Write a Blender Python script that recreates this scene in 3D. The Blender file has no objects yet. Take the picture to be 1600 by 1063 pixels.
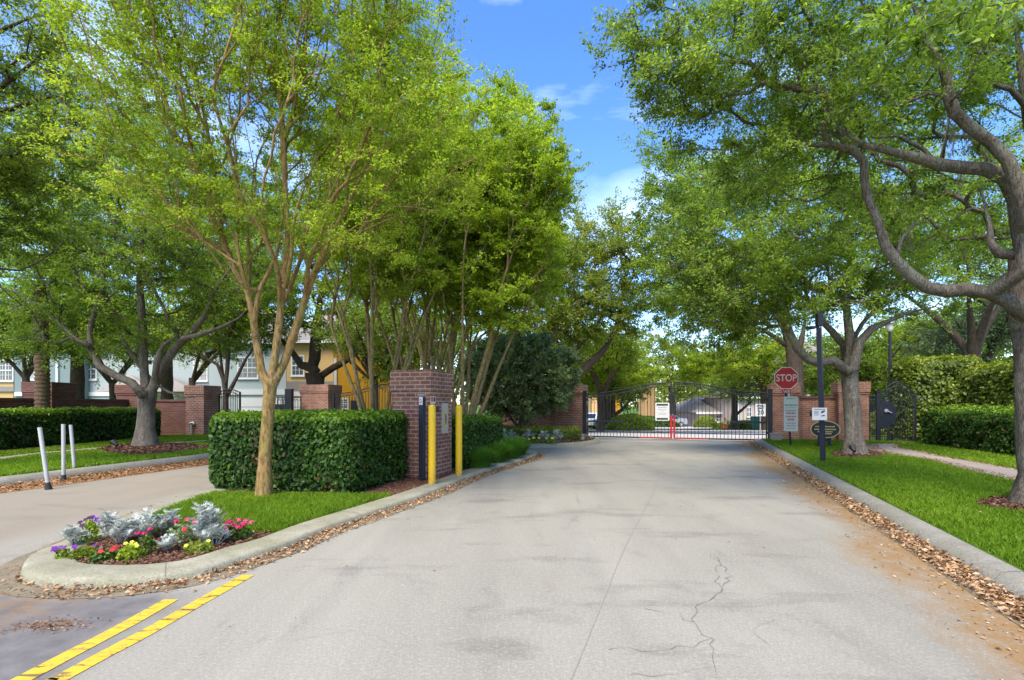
import bpy, bmesh, math, random
import numpy as np
from mathutils import Vector, Matrix

# ------------------------------------------------------------------ basics
H = 1.42; F = 800.0; HZ = 632.0; CX = 800.0
TH = math.radians(19.3); CT = math.cos(TH); ST = math.sin(TH)
scene = bpy.context.scene
COL = scene.collection
R = math.radians

def G(px, py, z=0.0):
    Y = F*(H-z)/(py-HZ)
    return (( px-CX)*Y/F, Y, z)
def P(px, py, Y):
    return ((px-CX)*Y/F, Y, H+(HZ-py)*Y/F)
def RD(u, v, z=0.0):
    return (u*CT+v*ST, -u*ST+v*CT, z)
def gz(Y):
    return -0.034*min(max(Y-24.0, 0), 46.0)

def link(o, parent=None):
    COL.objects.link(o)
    if parent is not None: o.parent = parent
    return o
def tag(o, label=None, cat=None, group=None, kind=None):
    if label: o['label'] = label
    if cat: o['category'] = cat
    if group: o['group'] = group
    if kind: o['kind'] = kind
    return o
def empty(name, loc=(0,0,0), rz=0.0):
    o = bpy.data.objects.new(name, None); link(o)
    o.location = loc; o.rotation_euler = (0,0,rz); o.empty_display_size = .2
    return o

def np_mesh(name, V, Fc, mat, parent=None, tint=None, smooth=False, origin=None):
    V = np.asarray(V, dtype=np.float32).reshape(-1,3); Fc = np.asarray(Fc, dtype=np.int32)
    if origin is not None: V = V - np.array(origin, dtype=np.float32)
    me = bpy.data.meshes.new(name)
    k = Fc.shape[1]; n = Fc.shape[0]
    me.vertices.add(len(V)); me.vertices.foreach_set('co', V.ravel())
    me.loops.add(n*k); me.loops.foreach_set('vertex_index', Fc.ravel())
    me.polygons.add(n)
    me.polygons.foreach_set('loop_start', np.arange(0, n*k, k, dtype=np.int32))
    me.polygons.foreach_set('loop_total', np.full(n, k, dtype=np.int32))
    if smooth: me.polygons.foreach_set('use_smooth', np.ones(n, dtype=bool))
    me.update(calc_edges=True)
    if tint is not None:
        a = me.attributes.new('tint', 'FLOAT', 'FACE'); a.data.foreach_set('value', np.asarray(tint, dtype=np.float32))
    if mat: me.materials.append(mat)
    o = bpy.data.objects.new(name, me); link(o, parent)
    if origin is not None and parent is None: o.location = origin
    return o

class MB:
    """collects simple solids, then links them as one mesh"""
    def __init__(s): s.v=[]; s.f=[]; s.sm=[]
    def add(s, v, f, smooth=False):
        b=len(s.v); s.v+= [tuple(p) for p in v]; s.f += [tuple(i+b for i in q) for q in f]; s.sm += [smooth]*len(f)
        return s
    def box(s, c, d, rz=0.0, M=None, taper=1.0):
        x,y,z=d[0]/2,d[1]/2,d[2]/2; pts=[]
        for k,(a,b,cc) in enumerate([(-1,-1,-1),(1,-1,-1),(1,1,-1),(-1,1,-1),(-1,-1,1),(1,-1,1),(1,1,1),(-1,1,1)]):
            t = taper if cc>0 else 1
            p=Vector((a*x*t,b*y*t,cc*z))
            if M is not None: p = M @ p
            cr,sr=math.cos(rz),math.sin(rz)
            pts.append((c[0]+p.x*cr-p.y*sr, c[1]+p.x*sr+p.y*cr, c[2]+p.z))
        return s.add(pts,[(0,3,2,1),(4,5,6,7),(0,1,5,4),(1,2,6,5),(2,3,7,6),(3,0,4,7)])
    def tube(s, pts, rad, n=8, caps=True, smooth=True):
        pts=[Vector(p) for p in pts]
        if not hasattr(rad,'__len__'): rad=[rad]*len(pts)
        up=None; rings=[]
        for i,p in enumerate(pts):
            t=(pts[min(i+1,len(pts)-1)]-pts[max(i-1,0)])
            if t.length<1e-9: t=Vector((0,0,1))
            t.normalize()
            if up is None:
                up = Vector((1,0,0)) if abs(t.x)<.8 else Vector((0,1,0))
            a=(up - t*up.dot(t)); 
            if a.length<1e-6: a=Vector((0,1,0))-t*t.y
            a.normalize(); b=t.cross(a); up=a
            rings.append([p+(a*math.cos(2*math.pi*k/n)+b*math.sin(2*math.pi*k/n))*rad[i] for k in range(n)])
        v=[q for r_ in rings for q in r_]; f=[]
        for i in range(len(pts)-1):
            for k in range(n):
                k2=(k+1)%n; f.append((i*n+k,i*n+k2,(i+1)*n+k2,(i+1)*n+k))
        s.add(v,f,smooth)
        if caps:
            s.add(rings[0],[tuple(range(n-1,-1,-1))]); s.add(rings[-1],[tuple(range(n))])
        return s
    def prism(s, outline, z0, z1):
        n=len(outline)
        v=[(x,y,z0) for x,y in outline]+[(x,y,z1) for x,y in outline]
        return s.add(v,[tuple(range(n-1,-1,-1)),tuple(range(n,2*n))]+[(i,(i+1)%n,n+(i+1)%n,n+i) for i in range(n)])
    def plate(s, outline, c, n_az, thick):
        """outline in (horizontal, vertical) metres facing azimuth n_az (direction of the face normal, 0 = +X)"""
        nx,ny=math.cos(n_az),math.sin(n_az); tx,ty=-ny,nx
        k=len(outline); v=[]
        for d in (thick,0):
            for a,b in outline: v.append((c[0]+tx*a+nx*d, c[1]+ty*a+ny*d, c[2]+b))
        return s.add(v,[tuple(range(k)),tuple(range(2*k-1,k-1,-1))]+[((i+1)%k,i,k+i,k+(i+1)%k) for i in range(k)])
    def build(s, name, mat, parent=None, bevel=0.0, uv=True, loc=None):
        me=bpy.data.meshes.new(name)
        vs=s.v
        if loc is not None: vs=[(a-loc[0],b-loc[1],c-loc[2]) for a,b,c in vs]
        me.from_pydata(vs,[],s.f); me.update()
        for p,sm in zip(me.polygons,s.sm): p.use_smooth=sm
        if uv:
            L=me.uv_layers.new(name='UVMap')
            for p in me.polygons:
                n=p.normal
                if abs(n.z)>.7: t=Vector((1,0,0)); w=Vector((0,1,0))
                else:
                    t=Vector((-n.y,n.x,0)).normalized(); w=Vector((0,0,1))
                for li in p.loop_indices:
                    co=Vector(me.vertices[me.loops[li].vertex_index].co)
                    L.data[li].uv=(co.dot(t), co.dot(w))
        if mat: me.materials.append(mat)
        o=bpy.data.objects.new(name,me); link(o,parent)
        if loc is not None and parent is None: o.location=loc
        if bevel>0:
            m=o.modifiers.new('bevel','BEVEL'); m.width=bevel; m.segments=2; m.limit_method='ANGLE'; m.angle_limit=R(40)
        return o

# ------------------------------------------------------------------ materials
class NT:
    def __init__(s, name):
        s.m=bpy.data.materials.new(name); s.m.use_nodes=True; s.t=s.m.node_tree; s.t.nodes.clear()
        s.out=s.n('ShaderNodeOutputMaterial')
    def n(s, typ, **kw):
        o=s.t.nodes.new(typ)
        for k,v in kw.items():
            if k in o.inputs: s.set(o.inputs[k],v)
            elif k.replace('_',' ') in o.inputs and not hasattr(o,k): s.set(o.inputs[k.replace('_',' ')],v)
            else: setattr(o,k,v)
        return o
    def set(s, inp, v):
        if isinstance(v, bpy.types.NodeSocket): s.t.links.new(v, inp)
        elif isinstance(v, tuple) and len(v)==3 and inp.type=='RGBA': inp.default_value=(*v,1)
        else: inp.default_value=v
    def L(s,a,b): s.t.links.new(a,b)
    def ramp(s, fac, stops, interp='LINEAR'):
        r=s.n('ShaderNodeValToRGB'); s.L(fac,r.inputs[0]); cr=r.color_ramp; cr.interpolation=interp
        while len(cr.elements)<len(stops): cr.elements.new(.5)
        for e,(p,c) in zip(cr.elements,stops):
            e.position=p; e.color=(c,c,c,1) if not hasattr(c,'__len__') else (*c,1)
        return r.outputs[0]
    def noise(s, scale, detail=4, rough=.55, vec=None, dist=0):
        o=s.n('ShaderNodeTexNoise'); o.inputs['Scale'].default_value=scale; o.inputs['Detail'].default_value=detail
        o.inputs['Roughness'].default_value=rough; o.inputs['Distortion'].default_value=dist
        if vec is not None: s.L(vec,o.inputs['Vector'])
        return o.outputs['Fac']
    def pos(s): return s.n('ShaderNodeNewGeometry').outputs['Position']
    def obj(s): return s.n('ShaderNodeTexCoord').outputs['Object']
    def math(s, op, a, b=0.0, c=None):
        o=s.n('ShaderNodeMath', operation=op); s.set(o.inputs[0],a); s.set(o.inputs[1],b)
        if c is not None: s.set(o.inputs[2],c)
        return o.outputs[0]
    def mix(s, fac, a, b, mode='MIX'):
        o=s.n('ShaderNodeMix', data_type='RGBA', blend_type=mode)
        s.set(o.inputs[0],fac); s.set(o.inputs[6],a); s.set(o.inputs[7],b)
        return o.outputs[2]
    def bump(s, h, strength=.3, dist=.01):
        o=s.n('ShaderNodeBump'); o.inputs['Strength'].default_value=strength; o.inputs['Distance'].default_value=dist
        s.L(h,o.inputs['Height']); return o.outputs[0]
    def done(s, col, rough=.7, bump=None, metal=0, spec=.4, **kw):
        b=s.n('ShaderNodeBsdfPrincipled'); s.set(b.inputs['Base Color'],col); s.set(b.inputs['Roughness'],rough)
        b.inputs['Metallic'].default_value=metal; b.inputs['Specular IOR Level'].default_value=spec
        for k,v in kw.items(): s.set(b.inputs[k.replace('_',' ')],v)
        if bump is not None: s.L(bump,b.inputs['Normal'])
        s.L(b.outputs[0],s.out.inputs[0]); return s.m

def simple(name, col, rough=.6, var=.15, scale=8, bump=0, metal=0, spec=.4):
    t=NT(name); n=t.noise(scale,5,.6,t.obj())
    c=t.mix(n, tuple(x*(1-var) for x in col), tuple(min(1,x*(1+var)) for x in col))
    b=t.bump(t.noise(scale*12,3,.6,t.obj()),bump,.004) if bump else None
    return t.done(c,rough,b,metal,spec)

def leaf_mat(name, stops, trans=.4, rough=.5, spec=.35, tcol=(1.25,1.35,.6)):
    t=NT(name)
    at=t.n('ShaderNodeAttribute', attribute_name='tint').outputs['Fac']
    c=t.ramp(at, stops)
    b=t.n('ShaderNodeBsdfPrincipled'); t.L(c,b.inputs['Base Color']); b.inputs['Roughness'].default_value=rough
    b.inputs['Specular IOR Level'].default_value=spec
    tr=t.n('ShaderNodeBsdfTranslucent'); t.L(t.mix(1.0,c,tcol,'MULTIPLY'),tr.inputs['Color'])
    m=t.n('ShaderNodeMixShader'); m.inputs[0].default_value=trans
    t.L(b.outputs[0],m.inputs[1]); t.L(tr.outputs[0],m.inputs[2]); t.L(m.outputs[0],t.out.inputs[0])
    return t.m

def bark_mat(name, c1, c2, c3=None, scale=6, strength=.8, stretch=.25):
    t=NT(name)
    mp=t.n('ShaderNodeMapping'); t.L(t.obj(),mp.inputs[0]); mp.inputs['Scale'].default_value=(1,1,stretch)
    n1=t.noise(scale,6,.65,mp.outputs[0],.6); n2=t.noise(scale*6,5,.7,mp.outputs[0],.3)
    c=t.mix(t.ramp(n1,[(.35,0.0),(.65,1.0)]),c1,c2)
    if c3: c=t.mix(t.ramp(t.noise(3.1,4,.6,t.obj()),[(.5,0.0),(.62,1.0)]),c,c3)
    c=t.mix(t.ramp(n2,[(.38,.75),(.55,0.0)]),c,tuple(x*.3 for x in c1))
    c=t.mix(t.ramp(t.noise(17,5,.7,t.obj()),[(.62,0.0),(.68,.5)]),c,tuple(min(1,x*1.5) for x in c2))
    return t.done(c,.9,t.bump(n2,strength,.03),spec=.15)

def brick_mat(name, c1, c2, mortar, s=1.0, dark=.0):
    t=NT(name); uv=t.n('ShaderNodeTexCoord').outputs['UV']
    br=t.n('ShaderNodeTexBrick'); t.L(uv,br.inputs['Vector'])
    br.inputs['Color1'].default_value=(*c1,1); br.inputs['Color2'].default_value=(*c2,1); br.inputs['Mortar'].default_value=(*mortar,1)
    br.inputs['Scale'].default_value=s; br.inputs['Mortar Size'].default_value=.009; br.inputs['Mortar Smooth'].default_value=.3
    br.inputs['Brick Width'].default_value=.21; br.inputs['Row Height'].default_value=.075; br.inputs['Bias'].default_value=-.1
    n=t.noise(2.2,6,.65,t.obj()); n2=t.noise(40,4,.6,t.obj())
    c=t.mix(t.ramp(n,[(.35,.55),(.6,0.0)]),br.outputs['Color'],(.12,.06,.05),'MIX')
    c=t.mix(.35,c,t.mix(t.ramp(n2,[(.3,0.0),(.7,1.0)]),(.25,.2,.18),(.75,.7,.68)),'OVERLAY')
    h=t.math('ADD',t.math('MULTIPLY',br.outputs['Fac'],-1.0),t.math('MULTIPLY',n2,.4))
    return t.done(c,.88,t.bump(h,.7,.008),spec=.2)

M={}
# road: light worn concrete-like asphalt, pollen stains near the right kerb
def road_mat():
    t=NT('road_asphalt'); p=t.pos()
    sx=t.n('ShaderNodeSeparateXYZ'); t.L(p,sx.inputs[0]); X,Y=sx.outputs[0],sx.outputs[1]
    u=t.math('SUBTRACT',t.math('MULTIPLY',X,CT),t.math('MULTIPLY',Y,ST))
    mp=t.n('ShaderNodeMapping'); t.L(p,mp.inputs[0]); mp.inputs['Rotation'].default_value=(0,0,TH); mp.inputs['Scale'].default_value=(1,.45,1)
    big=t.noise(.55,6,.6,mp.outputs[0],.4); med=t.noise(2.3,7,.7,mp.outputs[0],.3); fine=t.noise(140,3,.7,p); fine2=t.noise(38,4,.65,p)
    base=t.mix(t.ramp(big,[(.3,0.0),(.7,1.0)]),(.228,.213,.170),(.318,.298,.240))
    base=t.mix(t.ramp(med,[(.56,0.0),(.72,.5)]),base,(.135,.122,.105))
    base=t.mix(t.ramp(med,[(.28,.45),(.42,0.0)]),base,(.335,.308,.268))
    # oily darker smears
    mp2=t.n('ShaderNodeMapping'); t.L(p,mp2.inputs[0]); mp2.inputs['Scale'].default_value=(.8,2.2,1); mp2.inputs['Location'].default_value=(3.3,1.2,0)
    sm=t.noise(.8,5,.6,mp2.outputs[0],.2)
    base=t.mix(t.ramp(sm,[(.55,0.0),(.70,.65)]),base,(.12,.106,.09))
    base=t.mix(t.ramp(fine,[(.3,.35),(.55,0.0)]),base,(.10,.092,.082))
    base=t.mix(t.ramp(fine2,[(.50,0.0),(.64,.35)]),base,(.40,.378,.315))
    base=t.mix(t.ramp(t.noise(75,4,.75,p),[(.38,.38),(.52,0.0)]),base,(.10,.09,.08))
    mp3=t.n('ShaderNodeMapping'); t.L(p,mp3.inputs[0]); mp3.inputs['Rotation'].default_value=(0,0,TH); mp3.inputs['Scale'].default_value=(1.5,.06,1)
    base=t.mix(t.ramp(t.noise(1.2,3,.5,mp3.outputs[0]),[(.48,0.0),(.66,.18)]),base,(.15,.137,.118))
    # older bluish patch, bottom left (X<-1.7, Y<4.1)
    wob=t.math('MULTIPLY',t.math('SUBTRACT',t.noise(1.1,4,.6,p),.5),1.6)
    mask=t.math('MULTIPLY',t.ramp(t.math('ADD',X,wob),[(0,1.0),(1,0.0)]),1.0)
    e=t.math('ADD',t.math('MULTIPLY',t.math('SUBTRACT',X,-2.15),-2.2),wob); e=t.math('MINIMUM',t.math('MAXIMUM',e,0),1)
    e2=t.math('ADD',t.math('MULTIPLY',t.math('SUBTRACT',4.05,Y),3.0),wob); e2=t.math('MINIMUM',t.math('MAXIMUM',e2,0),1)
    base=t.mix(t.math('MULTIPLY',t.math('MULTIPLY',e,e2),.85),base,t.mix(t.ramp(t.noise(5,5,.6,p),[(.3,0.0),(.7,1.0)]),(.070,.064,.068),(.150,.139,.138)))
    # entry lane is browner
    e3=t.math('MINIMUM',t.math('MAXIMUM',t.math('MULTIPLY',t.math('SUBTRACT',-4.6,X),1.0),0),1)
    base=t.mix(t.math('MULTIPLY',e3,.6),base,(.215,.172,.122))
    # pollen stains: right side band and left along the island
    wv=t.math('MULTIPLY',t.math('SUBTRACT',t.noise(.9,6,.7,mp.outputs[0],.5),.5),1.5)
    uw=t.math('ADD',u,wv)
    s1=t.math('MULTIPLY',t.ramp(t.math('MULTIPLY',t.math('SUBTRACT',uw,1.36),.9),[(0,0.0),(.35,1.0),(1,1.0)]),1.0)
    s1=t.math('MULTIPLY',s1,t.ramp(t.noise(7,6,.7,p),[(.36,0.45),(.52,1.0)]))
    s2=t.ramp(t.math('MULTIPLY',t.math('ADD',t.math('SUBTRACT',t.math('MULTIPLY',u,-1.0),3.95),t.math('MULTIPLY',wv,.35)),2.0),[(0,0.0),(.8,.8)])
    s2=t.math('MULTIPLY',s2,t.ramp(t.noise(9,6,.7,p),[(.4,0.0),(.6,.9)]))
    st=t.math('MINIMUM',t.math('ADD',s1,s2),1.0)
    lim=t.ramp(t.math('MULTIPLY',t.math('ADD',u,6.0),.1),[(0,0.0),(.05,1.0)])
    base=t.mix(t.math('MULTIPLY',t.math('MULTIPLY',st,.88),lim),base,t.mix(fine2,(.17,.092,.028),(.285,.168,.062)))
    return t.done(base,.88,t.bump(t.math('ADD',fine,t.math('MULTIPLY',fine2,.6)),.22,.005),spec=.25)
M['road']=road_mat()
def concrete_mat(name, a, b, green=0.0):
    t=NT(name); p=t.pos()
    c=t.mix(t.ramp(t.noise(2.2,6,.65,p),[(.3,0.0),(.7,1.0)]),a,b)
    c=t.mix(t.ramp(t.noise(9,5,.7,p),[(.52,0.0),(.7,.5)]),c,tuple(x*.55 for x in a))
    if green: c=t.mix(t.math('MULTIPLY',t.ramp(t.noise(1.7,6,.7,p),[(.38,0.0),(.6,1.0)]),green),c,(.135,.14,.06))
    f=t.noise(120,3,.6,p)
    c=t.mix(t.ramp(f,[(.3,.3),(.5,0.0)]),c,tuple(x*.5 for x in a))
    c=t.mix(t.ramp(t.noise(48,4,.75,p),[(.36,.6),(.5,0.0)]),c,tuple(x*.55 for x in a))
    c=t.mix(t.ramp(t.noise(60,4,.75,p),[(.55,0.0),(.66,.45)]),c,tuple(min(1,x*1.35) for x in b))
    return t.done(c,.9,t.bump(f,.35,.005),spec=.2)
M['kerb']=concrete_mat('kerb_concrete',(.21,.195,.165),(.31,.29,.25),.3)
M['kerb_green']=concrete_mat('kerb_mossy_concrete',(.25,.232,.165),(.37,.345,.265),.45)
M['walk']=concrete_mat('pavement_concrete',(.26,.215,.165),(.37,.315,.25),.0)
M['gutter']=concrete_mat('gutter_concrete',(.15,.115,.075),(.25,.205,.145),.15)
def soil_mat(name,a,b,c2):
    t=NT(name); p=t.pos()
    c=t.mix(t.ramp(t.noise(14,6,.7,p),[(.35,0.0),(.65,1.0)]),a,b)
    v=t.n('ShaderNodeTexVoronoi'); v.inputs['Scale'].default_value=28; t.L(p,v.inputs['Vector'])
    c=t.mix(t.ramp(v.outputs['Color'],[(.55,0.0),(.8,.8)]),c,c2)
    return t.done(c,.95,t.bump(t.noise(45,4,.7,p),.9,.02),spec=.1)
M['mulch']=soil_mat('mulch',(.055,.028,.018),(.15,.075,.045),(.24,.13,.08))
M['litter_bed']=soil_mat('litter_bed',(.12,.055,.025),(.27,.14,.06),(.42,.26,.14))
def turf_mat():
    t=NT('turf'); p=t.pos()
    c=t.mix(t.ramp(t.noise(.9,5,.6,p),[(.3,0.0),(.7,1.0)]),(.06,.12,.010),(.11,.175,.016))
    c=t.mix(t.ramp(t.noise(30,5,.7,p),[(.4,.7),(.6,0.0)]),c,(.03,.07,.01))
    c=t.mix(t.ramp(t.noise(2.6,6,.75,p),[(.62,0.0),(.7,.6)]),c,(.13,.10,.035))
    return t.done(c,.95,t.bump(t.noise(60,3,.7,p),.9,.03),spec=.1)
M['turf']=turf_mat()
def paint_mat():
    t=NT('yellow_line_paint'); p=t.pos()
    c=t.mix(t.noise(6,5,.6,p),(.50,.315,.02),(.62,.42,.04))
    mp=t.n('ShaderNodeMapping'); t.L(p,mp.inputs[0]); mp.inputs['Rotation'].default_value=(0,0,.5); mp.inputs['Scale'].default_value=(2.2,14,1)
    c=t.mix(t.ramp(t.noise(1.6,6,.75,mp.outputs[0],.8),[(.40,.95),(.46,0.0)]),c,(.12,.09,.04))
    c=t.mix(t.ramp(t.noise(26,5,.75,p),[(.38,.75),(.44,0.0)]),c,(.2,.17,.11))
    return t.done(c,.7,t.bump(t.noise(90,3,.6,p),.3,.004),spec=.25)
M['paint']=paint_mat()
M['crack']=simple('crack_tar',(.15,.135,.115),.95)
M['crack_light']=simple('seam',(.24,.22,.195),.95)
M['white_line']=simple('stop_line_paint',(.42,.41,.38),.8,.1,5)
M['brick']=brick_mat('brick_red',(.215,.088,.058),(.31,.138,.088),(.44,.375,.31))
M['brick_dark']=brick_mat('brick_dark',(.12,.048,.037),(.19,.083,.062),(.17,.13,.11))
M['brick_orange']=brick_mat('brick_orange',(.27,.108,.062),(.36,.165,.098),(.37,.30,.24))
M['iron']=simple('black_iron',(.012,.013,.018),.45,.2)
M['navy']=simple('dark_blue_powder_coat',(.008,.011,.022),.5,.2)
M['red_paint']=simple('red_paint',(.38,.012,.012),.5)
M['sign_red']=simple('sign_red',(.45,.008,.012),.45,.05)
M['sign_white']=simple('sign_white',(.56,.56,.55),.5,.05)
M['sign_black']=simple('sign_black',(.02,.02,.022),.5,.1)
M['sign_grey']=simple('sign_print',(.22,.24,.26),.6,.2)
M['sign_aged']=simple('sign_aged',(.48,.52,.46),.6,.12,6)
M['sign_pink']=simple('sign_print_red',(.42,.16,.15),.6,.2)
M['gold']=simple('gold_lettering',(.55,.42,.16),.45,.1)
M['metal']=simple('galvanised_steel',(.42,.42,.42),.45,.15,6,.1,.6)
M['stone']=simple('cast_stone',(.40,.37,.31),.85,.15,10,.3)
def scuffed(name,col,dirt,rough):
    t=NT(name); o=t.obj(); mp=t.n('ShaderNodeMapping'); t.L(o,mp.inputs[0]); mp.inputs['Scale'].default_value=(1,1,.22)
    c=t.mix(t.noise(3,5,.6,o),tuple(x*.88 for x in col),col)
    c=t.mix(t.ramp(t.noise(14,6,.75,mp.outputs[0]),[(.60,0.0),(.70,.55)]),c,dirt)
    sx=t.n('ShaderNodeSeparateXYZ'); t.L(o,sx.inputs[0]); low=t.math('SUBTRACT',1.0,t.math('MULTIPLY',sx.outputs[2],3.0))
    c=t.mix(t.math('MULTIPLY',t.math('MAXIMUM',low,0.0),t.ramp(t.noise(20,5,.7,o),[(.35,0.0),(.6,.8)])),c,dirt)
    return t.done(c,rough,t.bump(t.noise(60,3,.6,o),.1,.003))
M['yellow']=scuffed('bollard_yellow',(.70,.43,.010),(.30,.19,.05),.45)
M['white_post']=scuffed('white_pvc',(.46,.46,.445),(.20,.18,.15),.5)
M['rubber']=simple('black_rubber',(.02,.02,.02),.8)
M['orange']=simple('cone_orange',(.75,.09,.02),.5)
M['teal']=simple('teal_siding_plain',(.22,.34,.36),.8,.05)
M['glass']=simple('window_glass',(.09,.10,.11),.12,.3,.6,0,0,.6)
M['blind']=simple('window_blind',(.33,.33,.33),.5,.1,3)
M['white_trim']=simple('white_trim',(.62,.61,.59),.6,.05)
M['shingle']=simple('roof_shingle',(.24,.21,.185),.9,.25,14,.4)
M['garage']=simple('garage_door',(.66,.64,.59),.6,.05)
def siding_mat(name,col):
    t=NT(name); p=t.obj(); sx=t.n('ShaderNodeSeparateXYZ'); t.L(p,sx.inputs[0])
    w=t.math('FRACT',t.math('MULTIPLY',sx.outputs[2],5.0))
    c=t.mix(t.ramp(w,[(0,.45),(.12,0.0)]),col,tuple(x*.6 for x in col))
    c=t.mix(t.math('MULTIPLY',t.noise(1.2,4,.6,p),.25),c,tuple(x*.8 for x in col))
    return t.done(c,.8,t.bump(w,.4,.02),spec=.2)
M['sid_teal']=siding_mat('teal_siding',(.20,.255,.255))
M['sid_pale']=siding_mat('pale_teal_siding',(.38,.43,.425))
M['sid_yel']=siding_mat('cream_yellow_siding',(.56,.38,.16))
M['sid_org']=siding_mat('golden_siding',(.58,.29,.025))
M['sid_pink']=siding_mat('beige_stucco',(.50,.40,.35))
M['sid_tan']=siding_mat('peach_stucco',(.68,.42,.20))
M['carpaint_s']=simple('silver_car_paint',(.42,.43,.46),.25,.04,2,0,.5,.6)
M['carpaint_d']=simple('dark_car_paint',(.03,.035,.07),.2,.04,2,0,.3,.6)
M['carpaint_w']=simple('white_car_paint',(.66,.68,.72),.25,.04,2,0,.1,.6)
M['carglass']=simple('car_glass',(.015,.018,.022),.08,.1,1,0,0,.7)
M['lamp_lens']=simple('lamp_lens',(.4,.4,.38),.15,.05,2,0,0,.7)
M['binteal']=simple('teal_plastic',(.01,.20,.17),.5)

M['bark_crape']=bark_mat('crape_myrtle_bark',(.27,.16,.055),(.37,.255,.11),(.26,.215,.05),5,.45,.3)
M['bark_crape_old']=bark_mat('weathered_crape_bark',(.21,.145,.07),(.34,.25,.13),(.24,.225,.07),6,.4,.3)
M['bark_oak']=bark_mat('oak_bark',(.15,.12,.095),(.31,.26,.21),(.30,.28,.22),11,1.4,.16)
M['bark_far']=bark_mat('oak_bark_brown',(.07,.05,.036),(.14,.105,.078),None,9,1.0,.22)
M['bark_palm']=bark_mat('palm_bark',(.13,.085,.05),(.24,.17,.11),None,12,.8,1.5)
M['twig_hedge']=simple('hedge_inner_twigs',(.018,.026,.010),.95,.3,20)
M['lf_crape']=leaf_mat('leaf_crape',[(0,(.14,.205,.014)),(.5,(.30,.405,.032)),(1,(.48,.56,.075))],.55,.5,.3)
M['lf_oak']=leaf_mat('leaf_oak',[(0,(.065,.11,.012)),(.5,(.20,.30,.034)),(1,(.41,.51,.085))],.58,.45,.35)
M['lf_oak_dark']=leaf_mat('leaf_oak_dark',[(0,(.075,.115,.016)),(.5,(.175,.25,.028)),(1,(.32,.40,.05))],.55,.5,.3)
M['lf_bright']=leaf_mat('leaf_bright',[(0,(.13,.20,.014)),(.5,(.27,.355,.022)),(1,(.42,.50,.045))],.52,.5,.3)
M['lf_brown']=leaf_mat('leaf_olive_brown',[(0,(.12,.155,.022)),(.5,(.24,.30,.04)),(1,(.38,.40,.07))],.52,.5,.3)
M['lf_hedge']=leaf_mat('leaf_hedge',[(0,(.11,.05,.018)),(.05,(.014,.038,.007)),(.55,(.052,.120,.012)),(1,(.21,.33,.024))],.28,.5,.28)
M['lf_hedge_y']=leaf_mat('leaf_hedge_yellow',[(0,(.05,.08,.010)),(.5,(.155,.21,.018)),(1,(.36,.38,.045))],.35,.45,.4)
M['lf_bush']=leaf_mat('leaf_dark_bush',[(0,(.08,.12,.05)),(.6,(.21,.28,.12)),(1,(.36,.44,.14))],.3,.45,.45)
M['lf_silver']=leaf_mat('leaf_silver',[(0,(.22,.25,.20)),(.5,(.42,.45,.40)),(1,(.62,.63,.60))],.15,.8,.1,(1,1,1))
M['lf_lirio']=leaf_mat('leaf_liriope',[(0,(.04,.12,.012)),(.5,(.08,.20,.02)),(1,(.16,.32,.03))],.3,.45,.4)
M['grass']=leaf_mat('grass_blades',[(0,(.08,.15,.010)),(.5,(.165,.285,.012)),(1,(.29,.39,.03))],.4,.55,.25)
M['litter']=leaf_mat('dry_leaves',[(0,(.18,.08,.028)),(.5,(.40,.245,.125)),(1,(.58,.43,.28))],.15,.7,.2,(1,.9,.7))
M['chips']=leaf_mat('mulch_chips',[(0,(.05,.022,.015)),(.5,(.14,.07,.045)),(1,(.28,.17,.12))],.0,.9,.1,(1,1,1))
M['moss']=leaf_mat('hanging_moss',[(0,(.12,.12,.08)),(1,(.26,.25,.17))],.3,.9,.1,(1,1,1))
for nm,c in dict(magenta=(.62,.02,.14),purple=(.16,.02,.28),yellowfl=(.72,.75,.05),redfl=(.55,.02,.03),pinkfl=(.75,.10,.25),darkpur=(.05,.01,.06)).items():
    M['fl_'+nm]=leaf_mat('petal_'+nm,[(0,tuple(x*.7 for x in c)),(1,tuple(min(1,x*1.25) for x in c))],.25,.6,.3,(1,1,1))
# ------------------------------------------------------------------ foliage tools
def unit(a): return a/np.maximum(np.linalg.norm(a,axis=1,keepdims=True),1e-9)
def leaves_np(C, D, N, L, W, fold=.18):
    """diamond leaves: centre C, long axis D, normal N, length L, width W (arrays)"""
    D=unit(D); S=unit(np.cross(D,N)); N2=np.cross(S,D)
    L=np.asarray(L).reshape(-1,1); W=np.asarray(W).reshape(-1,1)
    v0=C-D*L*.5; v2=C+D*L*.5; v1=C+S*W*.5+N2*W*fold-D*L*.05; v3=C-S*W*.5+N2*W*fold-D*L*.05
    V=np.stack([v0,v1,v2,v3],axis=1).reshape(-1,3)
    Fc=np.arange(len(C)*4,dtype=np.int32).reshape(-1,4)
    return V,Fc
def rand_dirs(rng,n,upbias=0.0):
    d=rng.normal(size=(n,3)); d[:,2]+=upbias; return unit(d)

def resample(pts, step):
    """Catmull-Rom through (x,y,z,r)"""
    P_=np.array(pts,dtype=float); n=len(P_)
    if n==2: P_=np.vstack([P_[0],(P_[0]+P_[1])/2,P_[1]]); n=3
    ext=np.vstack([2*P_[0]-P_[1],P_,2*P_[-1]-P_[-2]]); out=[]
    for i in range(n-1):
        a,b,c,d=ext[i],ext[i+1],ext[i+2],ext[i+3]
        k=max(1,int(np.linalg.norm(c[:3]-b[:3])/step))
        for j in range(k):
            t=j/k
            out.append(.5*((2*b)+(-a+c)*t+(2*a-5*b+4*c-d)*t*t+(-a+3*b-3*c+d)*t**3))
    out.append(P_[-1]); return np.array(out)

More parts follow.
